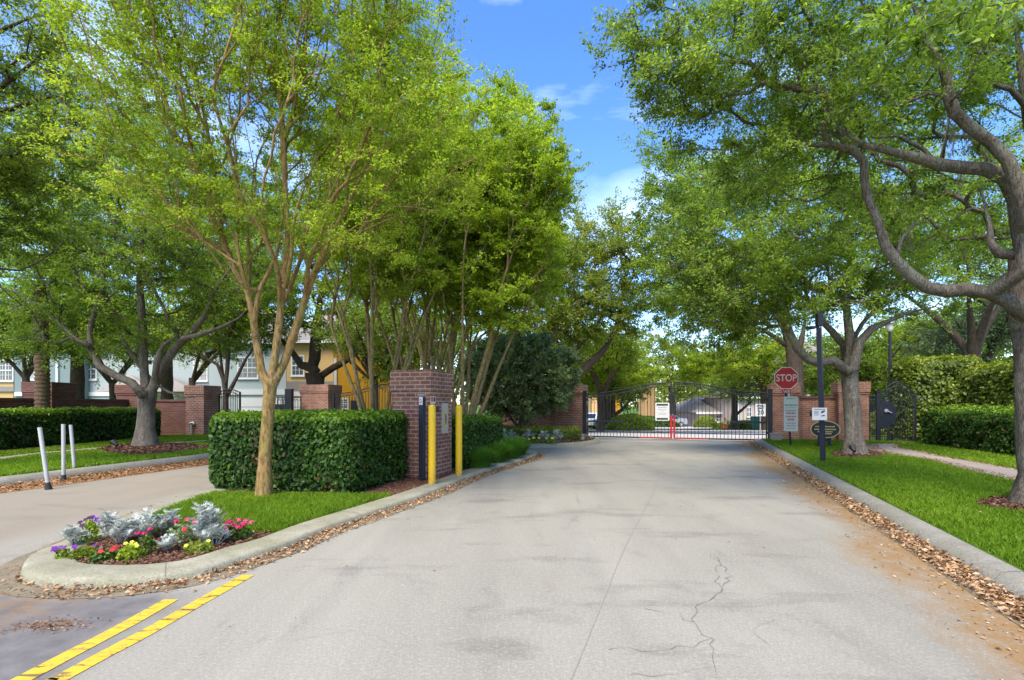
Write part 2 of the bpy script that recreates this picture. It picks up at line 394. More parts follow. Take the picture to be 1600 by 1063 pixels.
def tube_np(pts, rad, n):
    m=len(pts); T=np.gradient(pts,axis=0); T=unit(T)
    up=np.array([1.,0,0]) if abs(T[0,0])<.8 else np.array([0,1.,0]); V=[]
    ang=np.arange(n)*2*math.pi/n; ca=np.cos(ang)[:,None]; sa=np.sin(ang)[:,None]
    for i in range(m):
        a=up-T[i]*up.dot(T[i]); l=np.linalg.norm(a)
        if l<1e-6: a=np.array([0,0,1.])
        else: a=a/l
        b=np.cross(T[i],a); up=a
        V.append(pts[i]+(ca*a+sa*b)*rad[i])
    V=np.concatenate(V); i=np.arange(m-1)[:,None]*n; k=np.arange(n)[None,:]; k2=(k+1)%n
    Fc=np.stack([i+k,i+k2,i+n+k2,i+n+k],axis=2).reshape(-1,4)
    return V,Fc

def twigs_np(A,B,ra,rb):
    n=len(A); T=unit(B-A); up=np.tile(np.array([[.3,.2,.93]]),(n,1)); a=unit(np.cross(T,up)); b=np.cross(T,a); V=[]
    for P0,r0 in ((A,ra),(B,rb)):
        for k in range(3):
            an=2*math.pi*k/3; V.append(P0+(a*math.cos(an)+b*math.sin(an))*r0)
    V=np.stack(V,axis=1).reshape(-1,3); base=np.arange(n)[:,None,None]*6
    q=np.array([[0,1,4,3],[1,2,5,4],[2,0,3,5]])[None]
    return V,(base+q).reshape(-1,4)

def skeleton(limbs, clumps, rng, alpha=.3, step=.3, tip=.006, expo=2.2, fork_z=0.0, wob=.06, lift=.15, maxr=None):
    pos=[];par=[];rmin=[];plen=[]; polys=[]
    for li,L in enumerate(limbs):
        rs=resample(L,step)
        if li==0: prev=-1; start=0; poly=[]
        else:
            d=np.linalg.norm(np.array(pos)-rs[0,:3],axis=1); prev=int(d.argmin()); start=0 if d[prev]>.12 else 1; poly=[prev]
        for r_ in rs[start:]:
            pos.append(r_[:3]); par.append(prev); rmin.append(r_[3])
            plen.append(0 if prev<0 else plen[prev]+np.linalg.norm(pos[prev]-r_[:3])); prev=len(pos)-1; poly.append(prev)
        polys.append(poly)
    nl=len(pos); cl_nodes=[]
    root=np.array(limbs[0][-1][:3])
    order=np.argsort(np.linalg.norm(clumps-root,axis=1))
    cap=nl+len(clumps)*40; PA=np.zeros((cap,3)); PL=np.zeros(cap); OK=np.zeros(cap,bool)
    n=nl; PA[:n]=np.array(pos); PL[:n]=plen; OK[:n]=PA[:n,2]>fork_z
    PAR=np.full(cap,-1); PAR[:n]=par
    for ci in order:
        c=clumps[ci]
        d=np.linalg.norm(PA[:n]-c,axis=1)+alpha*PL[:n]; d[~OK[:n]]=1e9
        j=int(d.argmin()); a=PA[j]; dist=np.linalg.norm(c-a)
        k=max(2,min(30,int(dist/step)+1))
        pj=PAR[j]; dirp=(a-PA[pj]) if pj>=0 else np.array([0,0,1.]); dirp=dirp/max(np.linalg.norm(dirp),1e-6)
        ctrl=a+dirp*dist*.35+np.array([0,0,lift*dist]); noise=rng.normal(size=3)*wob*dist
        poly=[j]; prev=j
        for q in range(1,k+1):
            t=q/k; p_=(1-t)**2*a+2*t*(1-t)*(ctrl+noise)+t*t*c
            if q<k: p_=p_+rng.normal(size=3)*wob*.35*min(dist,1.0)
            PA[n]=p_; PAR[n]=prev; PL[n]=PL[prev]+np.linalg.norm(p_-PA[prev]); OK[n]=True; prev=n; poly.append(n); n+=1
            if n>=cap-31: break
        polys.append(poly); cl_nodes.append((ci,prev))
        if n>=cap-31: break
    w=np.zeros(n)
    for ci,k in cl_nodes: w[k]+=1
    for i in range(n-1,-1,-1):
        if PAR[i]>=0: w[PAR[i]]+=w[i]
    rad=tip*np.maximum(w,1)**(1/expo)
    if maxr: rad=np.minimum(rad,maxr)
    rad[:nl]=np.maximum(rad[:nl]*.6,np.array(rmin))
    for li,L in enumerate(limbs):
        if li==0: continue
        ids=[q for q in polys[li] if q<nl][1:]; m_=len(ids); k0=int(m_*.55)
        for q in range(k0,m_):
            f=(q-k0+1)/(m_-k0); pipe=tip*max(w[ids[q]],1)**(1/expo); rad[ids[q]]=rad[ids[q]]*(1-f)+pipe*f
    return PA[:n],rad,polys,cl_nodes

def sample_blobs(blobs, n, rng, shell=.5, avoid=None):
    wts=np.array([b[1][0]*b[1][1]*b[1][2]*(b[2] if len(b)>2 else 1) for b in blobs])**.75; wts/=wts.sum(); out=[]
    for b,k in zip(blobs,(wts*n+.5).astype(int)):
        d=rand_dirs(rng,k); r_=rng.random(k)**(shell)
        out.append(np.array(b[0])+d*r_[:,None]*np.array(b[1]))
    return np.concatenate(out)

def PB(px,py,Y,rx,ry,dep,w=1.0):
    return (P(px,py,Y),(rx*Y/F,dep,ry*Y/F),w)

def tree(name,label,cat,limbs,blobs,seed,nclump,nleaf,leaf,leafmat,bark,spread=.3,ntwig=8,alpha=.3,step=.3,tip=.006,expo=2.2,
         fork_z=1.5,wob=.06,lift=.15,shell=.5,group=None,asp=.45,upn=1.0,flat=.6,flare=.35,keep=None,sides=10,droop=0.0):
    rng=np.random.default_rng(seed)
    clumps=sample_blobs(blobs,nclump,rng,shell)
    if keep is not None: clumps=clumps[keep(clumps)]
    PA,rad,polys,cln=skeleton(limbs,clumps,rng,alpha,step,tip,expo,fork_z,wob,lift)
    base=limbs[0][0][:3]; org=np.array(base)
    root=empty(name,base); tag(root,label,cat,group)
    Vs=[];Fs=[];off=0
    for pi,poly in enumerate(polys):
        pts=PA[poly]; r_=rad[poly].copy()
        if pi>0 and len(poly)>1: r_[0]=min(r_[0],r_[1]*1.25)
        if pi==0 and flare:
            dz=pts[:,2]-pts[0,2]; r_=r_*(1+flare*np.exp(-dz/.13))
        if len(poly)<2: continue
        rm=r_.max(); ns=sides+4 if rm>.1 else (8 if rm>.04 else (5 if rm>.012 else 4))
        if rm>.03:  # lumpy bark outline
            r_=r_*(1+rng.normal(size=len(r_))*.05)
        V,Fc=tube_np(pts,r_,ns)
        if rm>.05:
            c_=np.repeat(pts,ns,axis=0); V=c_+(V-c_)*(1+rng.normal(size=(len(V),1))*.035)
        Vs.append(V);Fs.append(Fc+off);off+=len(V)
    K=len(cln); cl=PA[[k for _,k in cln]]
    # twigs
    tb=np.repeat(cl,ntwig,axis=0); size=np.repeat(rng.uniform(.6,1.45,K),ntwig)
    par=np.repeat(PA[[max(0,0)]]*0+1,1)
    outd=unit(cl-np.array(blobs[0][0])*0-cl.mean(axis=0)); outd=np.repeat(outd,ntwig,axis=0)
    td=rng.normal(size=(len(tb),3)); td[:,2]*=flat; td=unit(td)+outd*.45; td[:,2]+=.15-droop; td=unit(td)
    tl=spread*1.6*size*rng.uniform(.5,1.2,len(tb))
    te=tb+td*tl[:,None]
    V,Fc=twigs_np(tb,te,tip*.55,tip*.2); Vs.append(V);Fs.append(Fc+off)
    np_mesh('trunk',np.concatenate(Vs),np.concatenate(Fs),bark,root,smooth=True,origin=org)
    per=max(1,nleaf//len(tb)); nL=len(tb)*per
    t_=rng.random(nL)**.7; ix=np.repeat(np.arange(len(tb)),per)
    C=tb[ix]+td[ix]*(tl[ix]*t_)[:,None]*1.08+rng.normal(size=(nL,3))*spread*np.array([.16,.16,.12])
    N=rng.normal(size=(nL,3)); N[:,2]+=upn; N=unit(N)
    D=td[ix]*.8+rng.normal(size=(nL,3))*.6; D[:,2]-=droop
    s=leaf*rng.uniform(.6,1.3,nL)
    V,Fc=leaves_np(C,D,N,s,s*asp)
    ctint=rng.normal(.45,.24,K).repeat(ntwig)[ix]
    tint=np.clip(ctint+rng.normal(0,.15,nL),0,1)
    np_mesh('crown',V,Fc,leafmat,root,tint=tint,origin=org)
    return root

def core_box(mb, c, d, rz): mb.box(c,d,rz)

def hedge(name,label,cat,boxes,seed,dens,leaf,mat,spread=.05,group=None,topt=.25,asp=.55,base=None,round_=.08,lump=.035):
    """boxes: (cx,cy,z0,w,d,h,rz)"""
    lump_=lump; rng=np.random.default_rng(seed); b0=boxes[0]; org=(b0[0],b0[1],b0[2])
    root=empty(name,org); tag(root,label,cat,group)
    mb=MB(); Cs=[];Ns=[];Ts=[]
    for (cx,cy,z0,w,d,h,rz) in boxes:
        q_=.08+lump*1.3+round_*.35+spread*.5; mb.box((cx,cy,z0+(h-q_)*.5),(w-2*q_,d-2*q_,h-q_),rz)
        cr,sr=math.cos(rz),math.sin(rz)
        for (nx,ny,nz,area) in ((0,-1,0,w*h),(0,1,0,w*h),(-1,0,0,d*h),(1,0,0,d*h),(0,0,1,w*d)):
            k=int(area*dens); a=rng.uniform(-.5,.5,k); b=rng.uniform(-.5,.5,k)
            if nz: L=np.stack([a*w,b*d,np.full(k,h)],1)
            elif ny: L=np.stack([a*w,np.full(k,ny*d/2),(b+.5)*h],1)
            else: L=np.stack([np.full(k,nx*w/2),a*d,(b+.5)*h],1)
            n_=np.tile(np.array([[nx,ny,nz]],float),(k,1))
            # rounded, lumpy surface
            lump=(np.sin(L[:,0]*4.1+seed)*np.sin(L[:,1]*3.7+1.3)*np.sin(L[:,2]*5.3+seed*.7))*lump_
            L=L+n_*(lump+rng.normal(0,spread,k)-np.abs(rng.normal(0,spread*.8,k))*.6)[:,None]
            e=np.maximum(0,np.maximum(np.abs(L[:,0])-(w/2-round_),0)+np.maximum(L[:,2]-(h-round_),0)+np.maximum(np.abs(L[:,1])-(d/2-round_),0)-round_)
            L[:,2]-=e*.45; L[:,0]-=np.sign(L[:,0])*e*.4; L[:,1]-=np.sign(L[:,1])*e*.4
            low=np.clip(.16-L[:,2],0,1)*rng.uniform(.2,1.3,k); L[:,0]-=np.sign(L[:,0])*low*.9*(np.abs(L[:,0])>w/2-.2); L[:,1]-=np.sign(L[:,1])*low*.9*(np.abs(L[:,1])>d/2-.2)
            W=np.stack([cx+L[:,0]*cr-L[:,1]*sr, cy+L[:,0]*sr+L[:,1]*cr, z0+np.maximum(L[:,2],.02)],1)
            NW=np.stack([n_[:,0]*cr-n_[:,1]*sr,n_[:,0]*sr+n_[:,1]*cr,n_[:,2]+.35],1)
            Cs.append(W);Ns.append(NW+rng.normal(size=(k,3))*.55)
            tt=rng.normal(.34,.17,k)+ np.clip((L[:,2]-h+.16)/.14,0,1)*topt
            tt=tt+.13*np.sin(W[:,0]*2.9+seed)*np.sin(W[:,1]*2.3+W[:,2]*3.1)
            Ts.append(tt)
    C=np.concatenate(Cs);N=unit(np.concatenate(Ns));T=np.clip(np.concatenate(Ts),0,1)
    # stray shoots
    D=rng.normal(size=C.shape); D[:,2]+=.3; D=D-N*np.sum(D*N,axis=1,keepdims=True)*.7
    s=leaf*rng.uniform(.45,1.4,len(C)); V,Fc=leaves_np(C,D,N,s,s*asp)
    mb.build('inner_twigs',M['twig_hedge'],root,loc=org)
    np_mesh('foliage',V,Fc,mat,root,tint=T,origin=org)
    return root

def inside(poly, X, Y):
    r_=np.zeros(len(X),bool); n=len(poly)
    for i in range(n):
        x1,y1=poly[i][:2]; x2,y2=poly[(i+1)%n][:2]
        c=((y1>Y)!=(y2>Y)) & (X<(x2-x1)*(Y-y1)/((y2-y1) if y2!=y1 else 1e-9)+x1); r_^=c
    return r_
def scatter_poly(poly, n, rng, power=1.3, near=3.0):
    """points in polygon, denser near the camera"""
    a=np.array([p[:2] for p in poly]); lo=a.min(0); hi=a.max(0); out=[]
    tot=0
    for _ in range(60):
        X=rng.uniform(lo[0],hi[0],n*3); Y=rng.uniform(lo[1],hi[1],n*3)
        d=np.hypot(X,Y); k=inside(poly,X,Y)&(rng.random(len(X))<(near/np.maximum(d,near))**power)
        out.append(np.stack([X[k],Y[k]],1)); tot+=k.sum()
        if tot>=n: break
    return np.concatenate(out)[:n]

def blades(name,polys_,label,seed,mat,z=.13,hgt=.06,w=.006,holes=(),zf=None):
    rng=np.random.default_rng(seed); Vs=[];T=[]
    pts=[]
    for poly,n in polys_:
        p=scatter_poly(poly,n,rng)
        for h_ in holes: p=p[~inside(h_,p[:,0],p[:,1])]
        pts.append(p)
    p=np.concatenate(pts); n=len(p); d=np.hypot(p[:,0],p[:,1])
    sc=np.clip(d/5.0,.8,2.6)
    patch=np.sin(p[:,0]*1.9+seed)*np.sin(p[:,1]*1.3)+np.sin(p[:,0]*.7-p[:,1]*1.1)
    hh=hgt*rng.uniform(.5,1.35,n)*(1+.12*patch); ww=w*sc*rng.uniform(.7,1.3,n)
    az=rng.uniform(0,2*math.pi,n); ln=rng.uniform(.1,.9,n)*hh
    zb=np.full(n,z)
    b0=np.stack([p[:,0]-np.cos(az)*ww/2,p[:,1]-np.sin(az)*ww/2,zb],1); b1=np.stack([p[:,0]+np.cos(az)*ww/2,p[:,1]+np.sin(az)*ww/2,zb],1)
    az2=rng.uniform(0,2*math.pi,n)
    m=np.stack([p[:,0]+np.cos(az2)*ln*.35,p[:,1]+np.sin(az2)*ln*.35,zb+hh*.6],1)
    tp=np.stack([p[:,0]+np.cos(az2)*ln,p[:,1]+np.sin(az2)*ln,zb+hh],1)
    side=np.stack([np.cos(az)*ww*.35,np.sin(az)*ww*.35,np.zeros(n)],1)
    V=np.stack([b0,b1,m+side,tp,m-side],1).reshape(-1,3)
    Fc=np.arange(n*5,dtype=np.int32).reshape(-1,5)
    o=np_mesh(name,V,Fc,mat,None,tint=np.clip(rng.normal(.5,.2,n)+.14*patch+.10*np.sin(p[:,0]*5.3+p[:,1]*2.1)*np.sin(p[:,1]*4.7),0,1)); tag(o,label,'grass',kind='stuff'); return o

def litter(name,label,pts,seed,size,mat,z=.006,cat='leaf litter',zs=.02,asp=.5,tintm=.5):
    rng=np.random.default_rng(seed); n=len(pts)
    C=np.stack([pts[:,0],pts[:,1],z+np.abs(rng.normal(0,zs,n))],1)
    N=rng.normal(size=(n,3))*.45; N[:,2]+=1; D=rng.normal(size=(n,3)); D[:,2]*=.3
    s=size*rng.uniform(.35,1.55,n); V,Fc=leaves_np(C,D,unit(N),s,s*asp*rng.uniform(.6,1.3,n),.3)
    o=np_mesh(name,V,Fc,mat,None,tint=np.clip(rng.normal(tintm,.24,n),0,1)); tag(o,label,cat,kind='stuff'); return o

def sheet(name, poly, z, mat, kind='structure', sub=0, label=None):
    """flat polygon at height z (triangulated)"""
    bm=bmesh.new(); vs=[bm.verts.new((p[0],p[1],z)) for p in poly]; f=bm.faces.new(vs); f.normal_update()
    if f.normal.z<0: f.normal_flip()
    bmesh.ops.triangulate(bm,faces=[f]); me=bpy.data.meshes.new(name); bm.to_mesh(me); bm.free(); me.materials.append(mat)
    o=bpy.data.objects.new(name,me); link(o); o['kind']=kind; return o

def offset_path(path, d, closed=False):
    n=len(path); out=[]
    for i in range(n):
        a=path[(i-1)%n] if (closed or i>0) else path[i]; b=path[(i+1)%n] if (closed or i<n-1) else path[i]
        tx,ty=b[0]-a[0],b[1]-a[1]; l=math.hypot(tx,ty) or 1
        out.append((path[i][0]-ty/l*d, path[i][1]+tx/l*d))
    return out
def smooth_path(path, step=.35, closed=False):
    p=[(a[0],a[1],0,0) for a in path]
    if closed: 
        k=len(p); q=p[-2:]+p+p[:3]; r_=resample(q,step)
        a=np.array(p[0][:2]); 
        d=np.linalg.norm(r_[:,:2]-a,axis=1); idx=[i for i in np.argsort(d)[:2]]; i0,i1=min(idx),max(idx)
        if i1-i0<5: 
            h=len(r_)//2; i0=int(d[:h].argmin()); i1=h+int(d[h:].argmin())
        return [tuple(x[:2]) for x in r_[i0:i1]]
    return [tuple(x[:2]) for x in resample(p,step)]
def sweep(name, path, prof, mat, closed=False, kind='structure'):
    """prof: list of (offset to the left, z)"""
    rows=[[(x,y,z) for (x,y) in offset_path(path,o,closed)] for (o,z) in prof]
    n=len(path); V=[p for r_ in rows for p in r_]; Fc=[]
    m=n if closed else n-1
    for k in range(len(prof)-1):
        for i in range(m):
            j=(i+1)%n; Fc.append((k*n+i,k*n+j,(k+1)*n+j,(k+1)*n+i))
    o=np_mesh(name,V,Fc,mat,None,smooth=False); o['kind']=kind; return o
def joints(name, path, prof, spacing, first=.6, w=.007):
    acc=0; nxt=first; k=0
    for a,b in zip(path,path[1:]):
        L=math.hypot(b[0]-a[0],b[1]-a[1]); 
        if L<1e-6: continue
        d=((b[0]-a[0])/L,(b[1]-a[1])/L)
        while nxt<acc+L:
            s=nxt-acc; q=(a[0]+d[0]*s,a[1]+d[1]*s); V=[]; nxt+=spacing
            if q[1]<2.2: continue
            for (o_,z) in prof:
                for e in (-w/2,w/2): V.append((q[0]-d[1]*(o_)+d[0]*e, q[1]+d[0]*(o_)+d[1]*e, z+.0025))
            Fc=[(2*i,2*i+1,2*i+3,2*i+2) for i in range(len(prof)-1)]
            o=np_mesh(name,V,Fc,M['crack'],None); o['kind']='structure'
        acc+=L
def ribbon(name, path, w, z, mat, kind='structure', jit=0, seed=1, label=None, cat=None):
    rng=random.Random(seed); a=[];b=[]
    l=offset_path(path,1.0)
    for p,q in zip(path,l):
        nx,ny=q[0]-p[0],q[1]-p[1]; ww=w/2*(1+rng.uniform(-jit,jit)); a.append((p[0]+nx*ww,p[1]+ny*ww,z)); b.append((p[0]-nx*ww,p[1]-ny*ww,z))
    n=len(path); o=np_mesh(name,a+b,[(i+1,i,n+i,n+i+1)[::-1] for i in range(n-1)],mat,None); o['kind']=kind; return o

def text_obj(txt, size, mat, parent, loc, az, name='lettering', depth=.002, align='CENTER', sx=1.0, bold=0.0):
    """text standing upright, readable from the side its normal (azimuth az) points to; loc is relative to the parent"""
    cu=bpy.data.curves.new(name,'FONT'); cu.body=txt; cu.size=size; cu.align_x=align; cu.align_y='CENTER'; cu.extrude=depth; cu.offset=bold
    tmp=bpy.data.objects.new('tmp',cu); link(tmp); dg=bpy.context.evaluated_depsgraph_get()
    me=bpy.data.meshes.new_from_object(tmp.evaluated_get(dg)); bpy.data.objects.remove(tmp); bpy.data.curves.remove(cu)
    me.name=name; me.materials.clear(); me.materials.append(mat)
    o=bpy.data.objects.new(name,me); link(o,parent); o.location=loc; o.rotation_euler=(R(90),0,az+R(90)); o.scale=(sx,1,1); return o
# ------------------------------------------------------------------ the setting
def U(px, v):
    k=(px-CX)/F; return v*(k*CT-ST)/(CT+k*ST)
VG=21.3   # the line of the gates and the wall, along the road
# ground
rows=[-40,24,70,900]; V=[];Fc=[]
for y in rows:
    for x in (-700,0,700): V.append((x,y,gz(y)-.06))
for j in range(3):
    for i in range(2): Fc.append((j*3+i,j*3+i+1,(j+1)*3+i+1,(j+1)*3+i))
np_mesh('ground',V,Fc,M['turf'])['kind']='structure'

kr=[RD(2.42,v) for v in (-14,0,4,8,12,16,19,21.2)]   # right kerb, grass-side edge
kr_s=smooth_path(kr,.6)
def seg(u0,v0,u1,v1): return [RD(u0,v0)[:2],RD(u1,v1)[:2]]
road=[RD(2.40,-14)[:2],RD(2.40,VG+.4)[:2],RD(-26,VG+.4)[:2],(-34,14),(-34,-14)]
sheet('road',road,0.0,M['road'])
sweep('kerb',kr_s,[(.23,.0),(.20,.05),(.15,.115),(.10,.13),(.01,.135),(-.01,.12)],M['kerb'])
joints('kerb_joint',kr_s,[(.20,.05),(.15,.115),(.10,.13),(.01,.135)],3.0,1.0)
ribbon('gutter',[RD(2.11,v)[:2] for v in np.arange(-14,21,.8)],.26,.004,M['gutter'])
lawnR=[RD(2.41,-14)[:2],RD(2.41,VG-.05)[:2],RD(2.9,VG-.05)[:2],RD(60,VG)[:2],(70,-14)]
sheet('lawn',lawnR,.12,M['turf'])
swR_lo=[G(1347,692,.12),G(1356,703,.12),G(1390,711,.12),G(1440,718,.12),G(1506,736,.12),G(1561,748,.12),G(1600,757,.12),G(1750,790,.12),G(2000,850,.12)]
swR_hi=[G(1420,690,.12),G(1405,697,.12),G(1407,701,.12),G(1440,706,.12),G(1470,713,.12),G(1530,723,.12),G(1600,735,.12),G(1750,757,.12),G(2000,800,.12)]
lo=smooth_path([p[:2] for p in swR_lo],.4); hi=smooth_path([p[:2] for p in swR_hi],.4)
sw_poly=lo+hi[::-1]
sheet('pavement',sw_poly,.126,M['walk'])

# island
isl_px=[(55,892),(122,900),(213,898),(292,888),(334,878),(389,860),(440,845),(500,821),(580,795),(638,776),(681,761),(721,745),(753,733.5),(798,721),(823,714)]
isl=[G(x,y,.08)[:2] for x,y in isl_px]
isl+= [G(834,708.5,.08)[:2],G(826,704,.08)[:2],(-1.0,15.9),(-3.7,16.1),(-5.6,15.4),(-5.5,12.9),(-5.12,10.5),(-4.78,8.2),(-4.70,6.75),(-4.5,5.6),(-4.37,5.03),(-4.26,4.6)]
isl_s=smooth_path(isl,.16,closed=True)
sweep('island_kerb',isl_s,[(-.075,0.0),(-.062,.055),(-.048,.072),(-.02,.081),(.01,.084),(.255,.086),(.275,.080),(.29,.05)],M['kerb_green'],closed=True)
sweep('island_gutter',isl_s,[(-.26,.003),(-.15,.005),(-.06,.008)],M['gutter'],closed=True)
inner=offset_path(isl_s,.27,True)
sheet('island_lawn',inner,.066,M['turf'])
bed1=[G(x,y,.08)[:2] for x,y in [(73,866),(87,878),(161,879),(240,872),(319,862),(360,853),(400,838),(400,822),(350,812),(250,808),(160,822),(100,842)]]
bed1=[p for p in inner if p[1]<5.45]
sheet('flower_bed_mulch',bed1,.071,M['mulch'])
bed2=[(-4.6,7.25),(-3.6,6.98),(-3.0,6.9),(-2.25,7.1),(-1.95,8.0),(-1.45,8.75),(-1.0,10.0),(-.5,11.2),(-1.0,14.8),(-5.1,14.4),(-4.8,9.5)]
bed2=[p for p in inner if p[1]>7.5]
sheet('hedge_bed_mulch',bed2,.071,M['mulch'])

joints('kerb_joint',isl_s,[(-.062,.055),(-.048,.072),(-.02,.081),(.01,.084),(.255,.086)],2.4,1.1)
# left verge
kl=[G(-400,790,.12)[:2],G(-200,768,.12)[:2],G(0,747,.12)[:2],G(113,734,.12)[:2],G(226,721,.12)[:2],G(325,709.5,.12)[:2],(-7.9,16.5),(-9.0,19.5),(-11,21.5)]
kl_s=smooth_path(kl,.5)
sweep('verge_kerb',kl_s,[(-.16,0.0),(-.14,.05),(-.09,.11),(-.04,.125),(.10,.13),(.13,.115)],M['kerb'])
lawnL=offset_path(kl_s,.09)+[(-11.5,23),(-12.5,26),(-60,26),(-60,4)]
sheet('verge_lawn',lawnL,.115,M['turf'])
sl_lo=[G(x,y,.115)[:2] for x,y in [(-300,752),(-100,731),(0,720),(60,712),(110,708),(200,699),(325,691)]]
sl_hi=[G(x,y,.115)[:2] for x,y in [(-300,742),(-100,724),(0,714.5),(60,707.5),(110,703.5),(200,695),(325,688)]]
sheet('verge_path',sl_lo+sl_hi[::-1],.121,M['walk'])
bedL=[G(x,y,.115)[:2] for x,y in [(150,703),(185,711),(250,711),(310,704),(345,701),(300,695),(240,693),(190,695)]]
bedL=smooth_path(bedL,.3,True)
sheet('tree_bed_mulch',bedL,.125,M['mulch'])
bedH=[(-13.9,11),(-13.95,14),(-13.9,17),(-13.5,20.0),(-13.6,21.2),(-16.2,21.6),(-16.2,11)]
sheet('verge_mulch',bedH,.119,M['mulch'])
# leaf-strewn band by the verge kerb
band=offset_path(kl_s,-.15); band2=offset_path(kl_s,-1.15)
sheet('leaf_stain',band[:-6]+band2[:-6][::-1],.004,M['litter_bed'])

# planting bed beside the gate
farkerb=[(-7.5,18.6),(-4.5,17.9),(-1.5,17.2)]+[G(x,y,.12)[:2] for x,y in [(820,694.3),(870,693),(905,691.5),(928,688.5),(934,685.5)]]+[RD(-4.15,VG)[:2]]
fk=smooth_path(farkerb,.4)
sweep('planting_kerb',fk,[(-.12,0.0),(-.09,.07),(-.04,.12),(.12,.128),(.16,.115)],M['kerb_green'])
sheet('planting_mulch',offset_path(fk,.1)+[RD(-4.3,VG+.3)[:2],RD(-9.5,VG+.3)[:2]],.115,M['mulch'])

# ground cover and roads beyond the gates
def strip(name,quads,mat,dz):
    V=[];Fc=[]
    for (a,b,n) in quads:
        base=len(V)
        for i in range(n+1):
            t=i/n
            for e in (0,1):
                x=a[e][0]+(b[e][0]-a[e][0])*t; y=a[e][1]+(b[e][1]-a[e][1])*t; V.append((x,y,gz(y)+dz))
        for i in range(n): k=base+i*2; Fc.append((k,k+1,k+3,k+2))
    o=np_mesh(name,V,Fc,mat); o['kind']='structure'; return o
rdl=concrete_mat('road_beyond_surface',(.40,.37,.34),(.52,.49,.45),0)
strip('road_beyond_gate',[((RD(-9,VG+.45),RD(4.2,VG+.45)),(RD(-6,34),RD(5.5,34)),8)],rdl,-.01)
strip('cross_street',[((RD(-40,34.2),RD(-40,40)),(RD(50,34.2),RD(50,40)),40)],rdl,.0)
strip('parking_area',[((P(960,600,42),P(1110,600,42)),(P(1000,600,75),P(1120,600,75)),8)],rdl,.03)

# seam, cracks and painted lines on the road
ribbon('road_seam',[RD(-.60+.02*math.sin(v*.9),v)[:2] for v in np.arange(.5,21,.5)],.009,.004,M['crack_light'],jit=.4)
ribbon('road_seam',[RD(u,13.6+.05*math.sin(u))[:2] for u in np.arange(-4,2.1,.5)],.012,.005,M['crack_light'],jit=.4)
def crack(pxs,w,seed,mat='crack',amp=.05):
    rng=random.Random(seed); pts=[G(x,y)[:2] for x,y in pxs]; out=[]
    for a,b in zip(pts,pts[1:]):
        n=max(2,int(math.hypot(b[0]-a[0],b[1]-a[1])/.06))
        for i in range(n):
            t=i/n; out.append((a[0]+(b[0]-a[0])*t+rng.uniform(-amp,amp)*.5,a[1]+(b[1]-a[1])*t+rng.uniform(-amp,amp)*.5))
    ribbon('road_crack',out,w*.62,.005,M[mat],jit=.7,seed=seed)
crack([(1118,870),(1140,900),(1128,925),(1085,950),(1082,975),(1112,1000),(1118,1062)],.008,1)
crack([(1082,975),(1060,960),(1020,955),(990,945)],.005,2)
crack([(1112,1000),(1080,1010),(1020,1018),(930,1012)],.005,3)
crack([(1118,1040),(1060,1052),(960,1060)],.004,4)
crack([(1128,925),(1118,905),(1124,880),(1100,860)],.005,5)
crack([(1200,1010),(1180,985),(1215,965)],.004,6,'crack_light')
crack([(455,1000),(560,985),(620,1010)],.004,7,'crack_light')
crack([(880,830),(910,800),(900,770)],.006,8,'crack_light')
lineA=[(-2.475,3.72),(-2.48,3.3),(-2.50,3.0),(-2.52,2.7),(-2.54,2.2),(-2.55,1.0),(-2.55,-3)]
lineB=[(-2.19,4.25),(-2.235,3.7),(-2.27,3.2),(-2.31,2.9),(-2.335,2.66),(-2.35,2.0),(-2.36,-3)]
for L_ in (lineA,lineB): ribbon('yellow_road_line',smooth_path(L_,.15),.108,.004,M['paint'],jit=.05)
ribbon('white_stop_line',[RD(u,VG-1.3-.0*u)[:2] for u in np.arange(-3.9,1.9,.4)],.14,.004,M['white_line'],jit=.1)

# ------------------------------------------------------------------ grass and litter
ring1=[G(x,y,.12)[:2] for x,y in [(1525,786),(1560,778),(1640,776),(1760,790),(1700,806),(1590,800),(1540,795)]]
ring1=smooth_path(ring1,.15,True); sheet('tree_ring_mulch',ring1,.124,M['mulch'])
ring2=[G(x,y,.12)[:2] for x,y in [(1296,710),(1320,704),(1360,705),(1385,712),(1345,716),(1310,715)]]
ring2=smooth_path(ring2,.15,True); sheet('tree_ring_mulch',ring2,.124,M['mulch'])
gr=[RD(2.46,1.5)[:2],RD(2.46,VG-.2)[:2],RD(7.5,VG-.3)[:2]]+[p for p in lo[2:]]+[(11,3),(7,1.5)]
blades('lawn_grass',[(gr,230000)],'bright green grass of the lawn between the kerb and the pavement on the right',11,M['grass'],.118,.055,.0055,holes=(ring1,ring2))
gr2=[p for p in hi[3:]]+[(16,11),(14,16),(10.5,17.5),RD(5.8,VG-.2)[:2]]
blades('hedge_side_grass',[(gr2,50000)],'strip of green grass between the pavement and the right-hand hedges',12,M['grass'],.118,.06,.007)
gi=[p for p in inner if p[1]<8.9]
blades('island_grass',[(gi,90000)],'short green grass on the traffic island around the smooth-barked tree',13,M['grass'],.068,.06,.006,holes=(bed1,bed2))
gl=offset_path(kl_s,.16)[4:-3]+[(-12,21.8),(-14,21.2),(-13.9,14),(-14,9)]
slp=sl_lo+sl_hi[::-1]
blades('verge_grass',[(gl,110000)],'grass of the far left verge beside the narrow path',14,M['grass'],.116,.055,.011,holes=(slp,bedL))
rng=np.random.default_rng(5)
def along(vs,u0,u1,n,sharp=1.0):
    v=vs[0]+(vs[1]-vs[0])*rng.random(n)**1.6; u=u0+(u1-u0)*rng.random(n)**sharp
    return np.stack([u*CT+v*ST,-u*ST+v*CT],1)
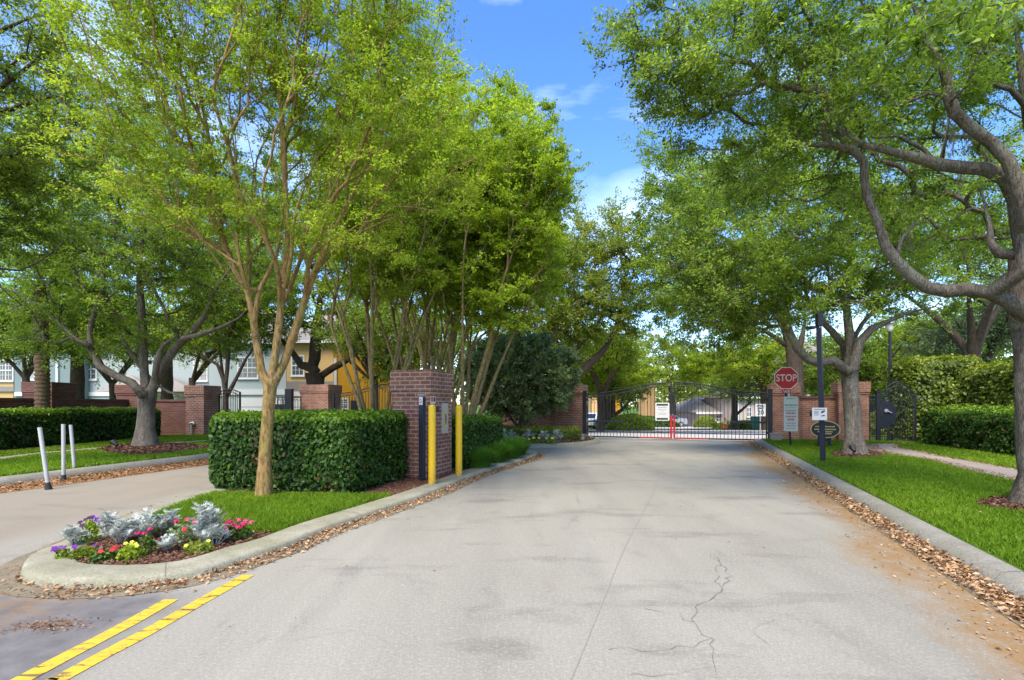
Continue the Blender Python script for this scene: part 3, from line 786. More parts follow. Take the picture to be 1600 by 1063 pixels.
litter('gutter_leaves','tan dry leaves piled along the right kerb',(lambda q:q[(np.sin(q[:,1]*3.1)+np.sin(q[:,1]*7.3+1)*.6+rng.random(len(q))*2.6)>.35])(along((2.5,21),1.98,2.26,30000,.62)),21,.043,M['litter'],zs=.022)
litter('scattered_leaves','single dry leaves scattered over the road by the right kerb',np.concatenate([along((2.3,21),1.3,2.05,1300,.35),along((2.3,21),2.26,2.5,700,1.0)]),22,.026,M['litter'],zs=.004)
q_=scatter_poly(gr,520,rng,1.0); litter('lawn_leaves','small tan leaves fallen on the right-hand lawn',q_,28,.035,M['litter'],z=.145,zs=.012)
q_=scatter_poly(gi,60,rng,1.0); litter('lawn_leaves','a few tan leaves fallen on the island grass',q_,27,.03,M['litter'],z=.09,zs=.012)
def along_path(path,n,d0,d1,rr,sharp=1.0):
    p=np.array(path); i=rr.integers(0,len(p)-1,n); t=rr.random(n)[:,None]; a=p[i]*(1-t)+p[i+1]*t
    T=unit(np.column_stack([p[i+1]-p[i],np.zeros(n)]))[:,:2]; d=(d0+(d1-d0)*rr.random(n)**sharp)[:,None]
    return a+np.column_stack([-T[:,1],T[:,0]])*d
front=[p for p in isl_s if not (p[0]<-4.5 and p[1]>4.5) and p[1]<14.2]
front_i=[i for i,p in enumerate(isl_s)]
pts=along_path(isl_s+[isl_s[0]],17000,-.07,-.30,rng,2.2); pts=pts[(pts[:,1]<14.5)&~((pts[:,0]<-3.5)&(rng.random(len(pts))<.6))&~((pts[:,0]<-4.0)&(rng.random(len(pts))<.7))]
litter('island_edge_leaves','dry tan leaves gathered along the island kerb',pts,23,.034,M['litter'],zs=.015)
pts=along_path(kl_s[:-8],9000,-.17,-1.1,rng,1.2)
litter('verge_leaves','brown leaves strewn along the far left kerb',pts,24,.05,M['litter'],zs=.012,tintm=.3)
pts=np.concatenate([along_path(lo,3800,-.10,.38,rng,1.5),along_path(hi,1500,-.16,.08,rng,1.0)])
litter('path_leaves','small brown leaves and mulch along the edges of the right-hand pavement',pts,29,.04,M['litter'],z=.13,zs=.006,tintm=.25)
p=scatter_poly([(-3.3,2.6),(-1.8,2.6),(6,7),(9,19),(4,19),(-1,12),(-3.3,4)],200,rng,.6)
litter('stray_leaves','a few stray dry leaves lying on the open road',p,25,.024,M['litter'],z=.004,zs=.003)
p=np.array([[-2.95,3.28]])+rng.normal(size=(420,2))*np.array([.13,.05])
litter('oak_catkins','small patch of orange fallen catkins on the dark asphalt at lower left',p,26,.022,M['litter'],z=.004,zs=.004,tintm=.12,asp=.25)
def chips(name,label,poly,n,seed,size=.045,z=.122):
    r_=np.random.default_rng(seed); p=scatter_poly(poly,n,r_); litter(name,label,p,seed,size,M['chips'],z=z,cat='mulch',zs=.012,asp=.4)
chips('mulch_chips','mulch chips in the flower bed on the island tip',bed1,3500,31,.035,.076)
chips('mulch_chips','mulch chips around the clipped island hedge and brick kiosk',bed2,6000,32,.045,.076)
chips('mulch_chips','dark mulch ring around the large right-hand oak',ring1,3500,33,.05,.127)
chips('mulch_chips','mulch ring around the oak by the pedestrian path',ring2,2500,34,.05,.127)
chips('mulch_chips','red-brown mulch under the far left oak',bedL,5000,35,.07,.13)
chips('mulch_chips','brown mulch at the foot of the far left hedge',bedH,6000,36,.08,.125)
chips('mulch_chips','red-brown mulch in the planting bed before the gate pillar',offset_path(fk,.1)+[RD(-4.3,VG)[:2],RD(-9.5,VG)[:2]],5000,37,.08,.122)

# ------------------------------------------------------------------ brick walls and pillars
def pillar(label,c,w,d,h,rz,mat='brick',group=None,capz=.44,z0=0.0,over=.045):
    t=empty('brick_pillar',(c[0],c[1],z0)); tag(t,label,'pillar',group); o=(c[0],c[1],z0)
    b=MB(); b.box((c[0],c[1],z0+(h-capz)/2),(w,d,h-capz),rz); b.build('shaft',M[mat],t,loc=o)
    b=MB(); b.box((c[0],c[1],z0+h-capz+.035),(w+over,d+over,.075),rz); b.build('band',M[mat],t,loc=o)
    b=MB(); b.box((c[0],c[1],z0+h-capz/2+.036),(w+2*over,d+2*over,capz-.075),rz); b.build('cap',M[mat],t,bevel=.006,loc=o)
    return t
def wall(label,a,b,h,mat='brick_dark',th=.3,z0=-.05,group=None):
    L=math.hypot(b[0]-a[0],b[1]-a[1]); rz=math.atan2(b[1]-a[1],b[0]-a[0]); c=((a[0]+b[0])/2,(a[1]+b[1])/2)
    o=(c[0],c[1],z0); t=empty('brick_wall',o); tag(t,label,'wall',group)
    m=MB(); m.box((c[0],c[1],z0+(h-.09)/2),(L,th,h-.09),rz); m.build('wall_face',M[mat],t,loc=o)
    m=MB(); m.box((c[0],c[1],z0+h-.045),(L-.01,th+.08,.09),rz); m.build('coping',M['brick_dark'],t,loc=o)
    return t
def onv(px,v,dv=0): return RD(U(px,v),v+dv)
u0,u1=U(1205,VG),U(1250,VG); c=RD((u0+u1)/2,VG+.45)
pillar('orange brick pillar behind the stop sign at the right end of the driveway gate',c,u1-u0-.05,.9,2.2,-TH,'brick_orange')
u2,u3=U(1310,VG),U(1357,VG); c=RD((u2+u3)/2,VG+.4)
pillar('orange brick pillar beside the oak trunk and the pedestrian gate',c,u3-u2,.9,2.22,-TH,'brick_orange')
wall('low orange brick wall behind the oval black sign',RD(u1-.02,VG+.5),RD(u2+.02,VG+.5),1.78,'brick_orange')
u4,u5=U(868,VG),U(910,VG); c=RD((u4+u5)/2,VG+.45)
pillar('red brick pillar at the left end of the driveway gate',c,u5-u4,.9,2.25,-TH,'brick')
u6=U(773,VG)
wall('red brick wall behind the round dark bush',RD(u6,VG+.5),RD(u4+.02,VG+.5),1.7,'brick')
u7,u8=U(470,VG),U(516,VG); c=RD((u7+u8)/2,VG+.4)
pillar('brick pillar above the clipped hedge beside the entry gate',c,u8-u7-.1,1.0,2.42,-TH,'brick')
pillar('brick pillar at the end of the left wall with a pipe stub at its foot',(-13.25,21.95),.86,.9,2.22,-R(10),'brick')
pillar('brick pillar at the wall corner behind the left oak',(-16.25,22.15),.98,.98,2.25,0,'brick_dark')
pillar('brick pillar behind the palm trunk',(-16.5,18.3),.98,.98,2.2,0,'brick_dark')
wall('dark brick wall between the left oak and the pillar with the pipe',(-15.8,22.2),(-13.6,22.1),1.68)
wall('dark brick wall behind the far left hedge',(-16.4,21.7),(-16.4,18.8),1.68)
wall('dark brick wall at the left edge of the picture',(-16.4,17.8),(-16.4,11),1.68)
# kiosk pillar on the island
kc=Vector((-1.481,9.283,0))-Vector((CT,-ST,0))*.415+Vector((ST,CT,0))*.475
kp=pillar('wide brick kiosk pillar with an intercom panel behind the yellow bollards',(kc.x,kc.y),.78,.90,2.0,-TH,'brick',capz=.47,z0=.055,over=.035)
def kface(t,z,off=0.0):   # point on the kiosk face that looks onto the road
    p=Vector((-1.481,9.283,0))+Vector((ST,CT,0))*t+Vector((CT,-ST,0))*(off-.025); return (p.x,p.y,z)
azR=-TH
ko=Vector((kc.x,kc.y,.055))
pl=MB(); q=kface(.62,1.15); pl.plate([(-.13,-.29),(.13,-.29),(.13,.29),(-.13,.29)],q,azR,.012)
ip=pl.build('intercom_panel',M['stone'],kp,bevel=.003,loc=ko)
pl=MB(); pl.plate([(.06*math.cos(a),.16*math.sin(a)+(0.03 if math.sin(a)>0 else -.03)) for a in np.linspace(0,2*math.pi,20,endpoint=False)],kface(.62,1.14,.013),azR,.012); pl.build('speaker_slot',M['gold'],ip,loc=ko)
pl=MB(); pl.plate([(.03*math.cos(a),.11*math.sin(a)) for a in np.linspace(0,2*math.pi,20,endpoint=False)],kface(.62,1.14,.026),azR,.004); pl.build('keypad',M['crack'],ip,loc=ko)
pl=MB(); pl.plate([(-.09,-.07),(.09,-.07),(.09,.07),(-.09,.07)],kface(.14,1.50,.0),azR,.008); dc=pl.build('instruction_decal',M['sign_white'],kp,loc=ko)
for a,mt in ((-.045,'sign_red'),(.045,'navy')):
    pl=MB(); pl.plate([(a-.03,-.03),(a+.03,-.03),(a+.03,.05),(a-.03,.05)],kface(.14,1.50,.009),azR,.002); pl.build('decal_print',M[mt],dc,loc=ko)

# card reader column, bollards
o=(-1.596,9.10,.065); t=empty('card_reader_post',o); tag(t,'dark blue square card reader post standing before the brick kiosk','access post')
m=MB(); m.box((o[0],o[1],.065+.755),(.095,.095,1.46),-TH); m.build('post',M['navy'],t,bevel=.006,loc=o)
m=MB(); m.box((o[0],o[1],1.585),(.125,.125,.02),-TH); m.build('post_cap',M['metal'],t,bevel=.005,loc=o)
az=-R(90)-TH
m=MB(); m.plate([(-.036,-.07),(.036,-.07),(.036,.07),(-.036,.07)],(o[0]-.0475*ST,o[1]-.0475*CT,1.48),az,.004); st=m.build('sticker',M['sign_white'],t,loc=o)
for (a,b) in ((-.012,.02),(.014,-.01),(-.008,-.035)):
    m=MB(); m.plate([(a-.012,b-.01),(a+.012,b-.01),(a+.012,b+.01),(a-.012,b+.01)],(o[0]-.0515*ST,o[1]-.0515*CT,1.48),az,.002); m.build('sticker_print',M['sign_red'],st,loc=o)
m=MB(); e=(o[0]+CT*.14,o[1]-ST*.14,1.33); m.box(e,(.20,.05,.05),-TH); m.box((e[0]+CT*.12,e[1]-ST*.12,1.33),(.11,.10,.10),-TH); m.build('reader_head',M['sign_black'],t,bevel=.006,loc=o)
for k,(x,y) in enumerate([G(675,757,.078)[:2],G(717,744,.078)[:2]]):
    t=empty('bollard',(x,y,.078)); tag(t,['yellow domed bollard just in front of the dark card reader post','yellow domed bollard right of the kiosk pillar, nearer the ornamental grass'][k],'bollard','yellow bollards on the island kerb')
    zt=1.36; pr=[(.062,.10),(.062,zt-.0)]; pts=[(x,y,z) for z in (.06,.6,zt)]+[(x,y,zt+.062*math.sin(a)) for a in np.linspace(.2,1.5,6)]
    m=MB(); m.tube(pts,[.062]*3+[.062*math.cos(a) for a in np.linspace(.2,1.5,6)],20); m.build('post',M['yellow'],t,loc=(x,y,.078))
    m=MB(); m.tube([(x,y,.076),(x,y,.094)],.075,20); m.build('base_collar',M['kerb_green'],t,loc=(x,y,.078))
# white marker posts
for k,(a,b,lab) in enumerate([((62,668),(76,765),'nearest and most tilted of the three white marker posts'),((99,663),(99.5,752),'middle upright one of the three white marker posts'),((110.5,664),(117,741),'farthest of the three white marker posts')]):
    g=G(*b); Y=g[1]; tp=P(a[0],a[1],Y); t=empty('marker_post',g); tag(t,lab,'post','white marker posts in the left lane')
    d=Vector(tp)-Vector(g); m=MB(); m.tube([Vector(g)+d*.1,tp],.031,14); m.build('post',M['white_post'],t,loc=g)
    m=MB(); m.tube([g,Vector(g)+d*.12],[.055,.03],10); m.build('spring_base',M['rubber'],t,loc=g)

# ------------------------------------------------------------------ iron gates
def gate_leaf(label,a,b,ha,hb,npk,z0=.06,red=False,curve=0,group=None,name='gate_leaf',endbar=.045,arm=None,sign=None,catg='gate'):
    """leaf from a to b (ground points), top height ha..hb along a raised curve"""
    a=Vector((a[0],a[1],0)); b=Vector((b[0],b[1],0)); d=(b-a); L=d.length; d/=L; rz=math.atan2(d.y,d.x); o=(a.x,a.y,z0)
    t=empty(name,o); tag(t,label,catg,group)
    def top(s):
        if curve==0: return ha+(hb-ha)*s
        if curve==1: return ha+(hb-ha)*(.5-.5*math.cos(math.pi*min(1,s*1.0)))
        if curve==2: return ha+(hb-ha)*math.sin(math.pi*s)
    def pt(s,z): q=a+d*(s*L); return (q.x,q.y,z)
    n=26
    for nm,dz,r_ in (('top_rail',0,.022),('upper_rail',-.14,.018)):
        m=MB(); m.tube([pt(i/n,top(i/n)+dz) for i in range(n+1)],r_,6); m.build(nm,M['iron'],t,loc=o)
    for z,r_ in ((z0+.22,.016),(z0+.02,.026)):
        if red and z<.2:
            k=.62 if red==1 else .38
            m=MB(); m.box(tuple((Vector(pt(k/2 if red==1 else k/2,z)))),(L*k,.05,.05),rz) if red==1 else m.box(pt(k/2,z),(L*k,.05,.05),rz)
            m.build('bottom_rail',M['iron'] if red==1 else M['red_paint'],t,loc=o)
            m=MB(); m.box(pt(k+(1-k)/2,z),(L*(1-k),.05,.05),rz); m.build('bottom_rail',M['red_paint'] if red==1 else M['iron'],t,loc=o)
        else:
            m=MB(); m.box(pt(.5,z),(L,r_*2,r_*2),rz); m.build('bottom_rail',M['iron'],t,loc=o)
    for i in range(1,npk):
        s=i/npk; m=MB(); h0=z0+.03; h1=top(s)-.14; m.box(pt(s,(h0+h1)/2),(.019,.019,h1-h0),rz); m.build('picket',M['iron'],t,loc=o)
        m=MB(); c_=Vector(pt(s-.5/npk,top(s-.5/npk)-.07)); pts=[(c_+d*(.045*math.cos(q))+Vector((0,0,.045*math.sin(q)))) for q in np.linspace(0,2*math.pi,11)]
        m.tube(pts,.009,4,caps=False); m.build('ring',M['iron'],t,loc=o)
    for s,mt in ((0,'iron'),(1,'iron')):
        h1=top(s)+.02; 
        m=MB()
        if red and ((red==1 and s==1) or (red==2 and s==0)):
            sg=-1 if s==1 else 1; q=a+d*(s*L)+d*sg*.03
            m.box((q.x,q.y,(z0+.95)/2+z0/2),(.075,.06,.95-z0),rz); m.build('end_bar',M['red_paint'],t,loc=o); m=MB()
            m.box((q.x,q.y,(.95+h1)/2),(.06,.055,h1-.95),rz); m.build('end_bar',M['iron'],t,loc=o)
        else:
            q=a+d*(s*L); m.box((q.x,q.y,(z0+h1)/2),(endbar,endbar,h1-z0),rz); m.build('end_bar',M['iron'],t,loc=o)
    if arm:
        s0,s1,z=arm; m=MB(); q=Vector(pt((s0+s1)/2,z))+Vector((-ST,-CT,0))*.05; m.box(q,(L*abs(s1-s0),.07,.07),rz); m.build('operator_arm',M['iron'],t,loc=o)
    return t,pt,o
uL,uR=U(914,VG),U(1203,VG); um=(uL+uR)/2+.02
azC=-R(90)-TH
gl_,pt,o=gate_leaf('left leaf of the arched black driveway gate, with the white notice on it',RD(uL+.12,VG),RD(um-.03,VG),1.86,2.30,25,red=1,curve=1,arm=(0,.42,.72),group='leaves of the driveway gate')
c=Vector(RD(U(1035,VG),VG-.06,0)); c.z=1.42-11.5*Vector((c.x,c.y,0)).y/F
hw,hh=.27,.36
def rr(w,h,r_=.04,n=4):
    out=[]
    for cx_,cy_,a0 in ((w-r_,-h+r_,-90),(w-r_,h-r_,0),(-w+r_,h-r_,90),(-w+r_,-h+r_,180)):
        for k in range(n+1): a=R(a0+90*k/n); out.append((cx_+r_*math.cos(a),cy_+r_*math.sin(a)))
    return out
no=(c.x,c.y,c.z); nt=empty('gate_notice',no); tag(nt,'white notice with black bars at top and bottom fixed to the driveway gate','sign')
m=MB(); m.plate(rr(hw,hh),no,azC,.012); m.build('board',M['sign_white'],nt,loc=no)
def onf(o_,a,b,az_,off): # offset on a sign face
    nx,ny=math.cos(az_),math.sin(az_); return (o_[0]-ny*a+nx*off,o_[1]+nx*a+ny*off,o_[2]+b)
for b_ in (.275,-.285):
    m=MB(); m.plate([(-.215,-.035),(.215,-.035),(.215,.035),(-.215,.035)],onf(no,0,b_,azC,.013),azC,.003); m.build('bar',M['sign_black'],nt,loc=no)
def print_lines(parent,o_,az_,rows_,mat,off=.013):
    rr_=random.Random(len(rows_)*7+int(o_[0]*10))
    for (b_,w_,h_) in rows_:
        m=MB(); x=-w_
        while x<w_:
            ww=rr_.uniform(.012,.045)*max(1,h_/.02); ww=min(ww,w_-x+.001)
            m.plate([(x,-h_/2),(x+ww,-h_/2),(x+ww,h_/2),(x,h_/2)],onf(o_,0,b_,az_,off),az_,.002); x+=ww+.012
        m.build('print_line',M[mat],parent,loc=o_)
print_lines(nt,no,azC,[(.17,.15,.03),(.09,.17,.02),(.03,.06,.02),(-.06,.17,.015),(-.11,.15,.015)],'sign_grey')
gr_,pt,o=gate_leaf('right leaf of the arched black driveway gate, partly behind the speed limit sign',RD(um+.03,VG),RD(uR-.12,VG),2.30,1.86,25,red=2,curve=1,arm=(.62,1,.74),group='leaves of the driveway gate')
for k,u in enumerate((uL,uR)):
    p=RD(u,VG-.0); t=empty('gate_post',(p[0],p[1],0)); tag(t,['square black post carrying the left leaf of the driveway gate','square black post carrying the right leaf of the driveway gate'][k],'gate post','posts of the driveway gate')
    m=MB(); m.box((p[0],p[1],.98),(.15,.15,1.96),-TH); m.build('post',M['iron'],t,bevel=.008,loc=(p[0],p[1],0))
    m=MB(); m.box((p[0],p[1],1.975),(.18,.18,.03),-TH); m.build('post_cap',M['iron'],t,bevel=.006,loc=(p[0],p[1],0))
    for z in (.35,1.6):
        m=MB(); s_=1 if k==0 else -1; q=RD(u+s_*.10,VG-.02); m.tube([(q[0],q[1],z-.05),(q[0],q[1],z+.05)],.025,8); m.build('hinge',M['iron'],t,loc=(p[0],p[1],0))
# entry gate
ue0,ue1=U(519,VG),U(772,VG); uem=(ue0+ue1)/2
gate_leaf('arched black entry gate leaf rising from the brick pillar behind the hedge',RD(ue0+.1,VG),RD(uem-.03,VG),1.95,2.5,27,curve=1,group='leaves of the entry gate',endbar=.09)
gate_leaf('arched black entry gate leaf ending at the brick wall behind the round bush',RD(uem+.03,VG),RD(ue1-.1,VG),2.5,1.75,27,curve=1,group='leaves of the entry gate',arm=(.55,1,.72),endbar=.09)
p=RD(U(778,VG)+.1,VG-.5); t=empty('gate_motor',(p[0],p[1],.11)); tag(t,'black domed gate motor beside the brick wall under the round bush','gate motor')
m=MB(); m.box((p[0],p[1],.45),(.5,.4,.7),-TH,taper=.8); m.build('housing',M['navy'],t,bevel=.08,loc=(p[0],p[1],.11)); m=MB(); m.box((p[0],p[1],.13),(.6,.5,.06),-TH); m.build('base',M['walk'],t,loc=(p[0],p[1],.11))
# small fences left
gate_leaf('arched black pedestrian gate beside the left brick pillar',(-12.75,22.3),(-11.9,22.3+.1),1.95,2.08,9,curve=2,name='pedestrian_gate',endbar=.07)
m0=P(434,640,25.8); m1=P(470,640,25.8)
gate_leaf('short black fence section left of the pillar above the clipped hedge',(m0[0],m0[1]),(m1[0],m1[1]),1.78,1.78,8,name='iron_fence',catg='fence')
p=P(452,640,25.5); t=empty('gate_operator',(p[0],p[1],0)); tag(t,'tall black gate operator box beside the short fence behind the smooth trunk','gate operator')
m=MB(); m.box((p[0],p[1],1.1),(.34,.3,2.2),0); m.build('housing',M['iron'],t,bevel=.02,loc=(p[0],p[1],0))
m=MB(); m.box((p[0]-.75,p[1]+.02,1.18),(1.15,.08,.5),0); m.build('side_panel',M['iron'],t,bevel=.01,loc=(p[0],p[1],0))
m=MB(); m.tube([(p[0]-.5,p[1]-.03,1.2),(p[0]-.5,p[1]-.09,1.2)],.1,14); m.build('dial',M['sign_black'],t,loc=(p[0],p[1],0))
# pedestrian gate on the right
ua,ub,uc=U(1358,VG),U(1372,VG),U(1430,VG)
gate_leaf('narrow black fence panel between the orange pillar and the pedestrian gate',RD(ua,VG),RD(ub-.05,VG),1.72,1.72,4,name='iron_fence',catg='fence')
pg,pt,o=gate_leaf('black arched pedestrian gate with dark lock plate by the right hedge',RD(ub+.05,VG),RD(uc,VG),1.72,2.2,14,curve=2,name='pedestrian_gate',endbar=.06)
c=Vector(RD(ub+.42,VG-.04)); c.z=1.1
m=MB(); m.plate([(-.34,-.55),(-.16,-.52),(.04,-.33),(.11,-.05),(.09,.2),(-.04,.36),(-.34,.48)],c,azC,.012); lp=m.build('lock_plate',M['navy'],pg,loc=o)
q=onf(c,-.2,.1,azC,.013); m=MB(); m.tube([q,onf(c,-.2,.1,azC,.06)],.06,12); m.tube([onf(c,-.2,.1,azC,.05),onf(c,-.04,.02,azC,.05)],.02,8); m.build('lock_handle',M['metal'],lp,loc=o)
p=RD(ub,VG); t=empty('gate_post',(p[0],p[1],0)); tag(t,'square black post at the hinge of the right pedestrian gate','gate post'); m=MB(); m.box((p[0],p[1],.92),(.11,.11,1.84),-TH); m.build('post',M['iron'],t,bevel=.006,loc=(p[0],p[1],0)); m=MB(); m.box((p[0],p[1],1.86),(.14,.14,.03),-TH); m.build('post_cap',M['iron'],t,loc=(p[0],p[1],0))

# ------------------------------------------------------------------ signs and poles
azS=-R(90)-R(12)
b=G(1236,698,.12); tp=P(1226.5,600,b[1]); bo=b; t=empty('stop_sign',b); tag(t,'red octagonal stop sign on a thin black pole before the orange brick pillar','stop sign')
m=MB(); m.tube([b,tp],.032,10); m.build('pole',M['iron'],t,loc=b)
sc_=b[1]/F
c=P(1228.5,591,b[1]-.05); 
oc=lambda r_:[(r_*math.cos(R(22.5+45*k)),r_*math.sin(R(22.5+45*k))) for k in range(8)]
m=MB(); m.plate(oc(18.6*sc_),c,azS,.006); sg=m.build('sign_rim',M['sign_white'],t,loc=b)
c2=onf(c,0,0,azS,.007); m=MB(); m.plate(oc(17.2*sc_),c2,azS,.003); pn=m.build('sign_face',M['sign_red'],t,loc=b)
c3=onf(c,0,-.005,azS,.0115); text_obj('STOP',15.5*sc_,M['sign_white'],pn,tuple(Vector(c3)-Vector(b)),azS,bold=.004,sx=.80)
c=P(1228.5,612,b[1]-.05); m=MB(); m.plate([(-.17,-.055),(.17,-.055),(.17,.055),(-.17,.055)],c,azS,.006); pq=m.build('small_plate',M['sign_red'],t,loc=b)
text_obj('2 WAY',.115,M['sign_white'],pq,tuple(Vector(onf(c,0,-.005,azS,.0075))-Vector(b)),azS,bold=.001)
c=P(1232,617.5,b[1]-.04); m=MB(); m.box(c,(.05,.03,.1),0); m.build('bracket',M['metal'],t,loc=b)
c=P(1235.5,647,b[1]-.08); o=c; t2=empty('notice_board',o); tag(t2,'tall aged white notice with faded print hung on the stop sign pole','sign')
m=MB(); m.plate(rr(10*sc_,27*sc_,.03),c,azS,.008); m.build('board',M['sign_aged'],t2,loc=o)
print_lines(t2,o,azS,[(.47,.13,.03),(.27,.17,.05),(.19,.15,.02),(.10,.15,.04)],'sign_grey',.009)
print_lines(t2,o,azS,[(.02,.14,.06),(-.08,.15,.05),(-.17,.1,.06),(-.28,.14,.03),(-.36,.13,.03),(-.44,.14,.02)],'sign_pink',.009)
# dark pole with camera and notice
b=G(1286,722,.12); t=empty('camera_pole',b); tag(t,'tall dark blue square pole with a camera arm standing on the right lawn','pole')
tp=P(1279.5,512,b[1]); m=MB(); m.tube([b,tp],.066,4,smooth=False); m.build('pole',M['navy'],t,loc=b)
m=MB(); q=P(1266,513,b[1]); m.tube([tp,(q[0],q[1],q[2]+.02)],.02,6); m.build('camera_arm',M['navy'],t,loc=b)
m=MB(); m.box((q[0]-.02,q[1]-.05,q[2]),(.10,.17,.07),R(20)); cmh=m.build('camera_head',M['navy'],t,bevel=.01,loc=b)
m=MB(); q2=P(1280,500,b[1]); m.box(q2,(.12,.12,.3),0); m.build('antenna_box',M['iron'],t,bevel=.01,loc=b)
c=P(1280.5,647,b[1]-.11); o=c; t2=empty('warning_notice',o); tag(t2,'small white printed notice fixed to the dark camera pole','sign')
s_=b[1]/F; m=MB(); m.plate(rr(10.4*s_,9.6*s_,.012),c,azC+.1,.006); m.build('board',M['sign_white'],t2,loc=o)
az_=azC+.1
m=MB(); m.plate([(-.11,-.012),(.11,-.012),(.11,.012),(-.11,.012)],onf(c,0,.10,az_,.007),az_,.002); m.build('print_line',M['sign_grey'],t2,loc=o)
for b_ in (.055,.03,.005,-.025):
    m=MB(); m.plate([(-.115,-.007),(-.02,-.007),(-.02,.007),(-.115,.007)],onf(c,0,b_,az_,.007),az_,.002); m.build('print_line',M['sign_grey'],t2,loc=o)
m=MB(); m.plate([(.02,.02),(.06,.02),(.11,.06),(.10,.08),(.04,.06)],onf(c,0,0,az_,.007),az_,.002); m.build('camera_pictogram',M['sign_black'],t2,loc=o)
m=MB(); m.plate([(.02,-.035),(.045,-.04),(.08,-.02),(.11,-.03),(.10,-.045),(.03,-.055)],onf(c,0,0,az_,.007),az_,.002); m.build('print_line',M['sign_black'],t2,loc=o)
c=P(1268,647,b[1]); m=MB(); m.box(c,(.05,.06,.12),0); bx=m.build('junction_box',M['iron'],t,bevel=.005,loc=b)
# oval sign
b=G(1289,699,.12); t=empty('oval_sign',b); tag(t,'black oval sign with gold lettering lines and gold rim on two posts','sign')
s_=b[1]/F; c=P(1289,671,b[1]); el=lambda a,h,n=36:[(a*math.cos(2*math.pi*k/n),h*math.sin(2*math.pi*k/n)) for k in range(n)]
m=MB(); m.plate(el(20.5*s_,13.6*s_),(c[0],c[1],c[2]),azC,.05); m.build('gold_rim',M['gold'],t,loc=b)
m=MB(); m.plate(el(19.2*s_,12.3*s_),onf(c,0,0,azC,.051),azC,.004); fc=m.build('sign_face',M['sign_black'],t,loc=b)
for b_,w_ in ((.085,.27),(.0,.3),(-.07,.2),(-.13,.17)):
    m=MB(); x=-w_; rr_=random.Random(int(b_*1000)+5)
    while x<w_-.02:
        ww=min(rr_.uniform(.015,.035),w_-x); m.plate([(x,-.018),(x+ww,-.018),(x+ww,.018),(x,.018)],onf(c,0,b_,azC,.056),azC,.003); x+=ww+.008
    m.build('lettering',M['gold'],fc,loc=b)
for dx in (-.16,.16):
    m=MB(); q=(b[0]+dx,b[1]+.03,.12); m.box((q[0],q[1],.32),(.07,.07,.5),-TH); m.build('leg',M['navy'],t,loc=b)
m=MB(); m.box((b[0],b[1]+.03,.36),(.3,.05,.14),-TH); m.build('cross_rail',M['navy'],t,loc=b)
# speed limit sign beyond the gate
Yq=25.0; c=P(1188.5,641,Yq); g=(c[0],c[1],gz(Yq)); t=empty('speed_limit_sign',g); tag(t,'white speed limit 20 sign seen through the right gate leaf','road sign')
m=MB(); m.tube([(g[0],g[1]+.03,gz(Yq)-.1),(g[0],g[1]+.03,c[2]+.3)],.03,8); m.build('pole',M['metal'],t,loc=g)
az_=-R(90)-R(15); m=MB(); m.plate(rr(.235,.30,.03),c,az_,.006); fc=m.build('sign_face',M['sign_white'],t,loc=g)
for txt,sz,dz in (('SPEED',.13,.2),('LIMIT',.13,.08),('20',.30,-.125)):
    text_obj(txt,sz,M['sign_black'],fc,tuple(Vector(onf(c,0,dz,az_,.008))-Vector(g)),az_,bold=.004)
# lamp post beyond the pedestrian gate
def lamp_post(label,b,h,grp=None):
    t=empty('lamp_post',b); tag(t,label,'street lamp',grp)
    m=MB(); m.tube([b,(b[0],b[1],b[2]+.5),(b[0],b[1],b[2]+h)],[.085,.06,.05],12); m.build('pole',M['iron'],t,loc=b)
    m=MB(); m.tube([(b[0],b[1],b[2]),(b[0],b[1],b[2]+.35)],[.13,.09],12); m.build('base',M['iron'],t,loc=b)
    m=MB(); z=b[2]+h; m.tube([(b[0],b[1],z),(b[0],b[1],z+.07),(b[0],b[1],z+.12),(b[0],b[1],z+.34)],[.06,.11,.10,.15],10); m.build('lantern',M['lamp_lens'],t,loc=b)
    m=MB(); m.tube([(b[0],b[1],z+.34),(b[0],b[1],z+.38),(b[0],b[1],z+.48)],[.19,.17,.03],10); m.build('lantern_roof',M['metal'],t,loc=b)
p=P(1390.5,640,20.2); lamp_post('tall slim black lamp post rising above the pedestrian gate',(p[0],p[1],-.02),4.3)
# small things
b=G(1212,690,.10); t=empty('junction_box',b); tag(t,'small pale concrete utility box at the foot of the right gate pillar','utility box'); m=MB(); m.box((b[0],b[1],.24),(.36,.28,.26),-TH); m.build('box',M['walk'],t,bevel=.01,loc=b); m=MB(); m.box((b[0],b[1],.38),(.39,.31,.025),-TH); m.build('lid',M['walk'],t,bevel=.004,loc=b)
b=G(906,688,.10); t=empty('junction_box',b); tag(t,'small pale concrete utility box at the foot of the left gate pillar','utility box'); m=MB(); m.box((b[0],b[1],.2),(.36,.28,.2),-TH); m.build('box',M['walk'],t,bevel=.01,loc=b); m=MB(); m.box((b[0],b[1],.31),(.39,.31,.025),-TH); m.build('lid',M['walk'],t,bevel=.004,loc=b)
def uplight(label,b,rz):
    t=empty('garden_uplight',b); tag(t,label,'garden light'); m=MB(); m.tube([b,(b[0],b[1],b[2]+.12)],.02,8); m.tube([b,(b[0],b[1],b[2]+.03)],.09,12); m.build('stake',M['sign_black'],t,loc=b)
    q=Vector((math.cos(rz),math.sin(rz),.7)).normalized(); s0=Vector((b[0],b[1],b[2]+.16)); m=MB(); m.tube([s0-q*.06,s0,s0+q*.13],[.035,.055,.075],14); m.build('lamp_head',M['sign_black'],t,loc=b)
    m=MB(); m.tube([s0+q*.131,s0+q*.135],.068,14); m.build('lens',M['lamp_lens'],t,loc=b)
uplight('small black ground spotlight on the mulch left of the left oak',G(181,703,.13),R(170))
uplight('small black ground spotlight at the foot of the oak by the path',G(1334,713,.13),R(80))
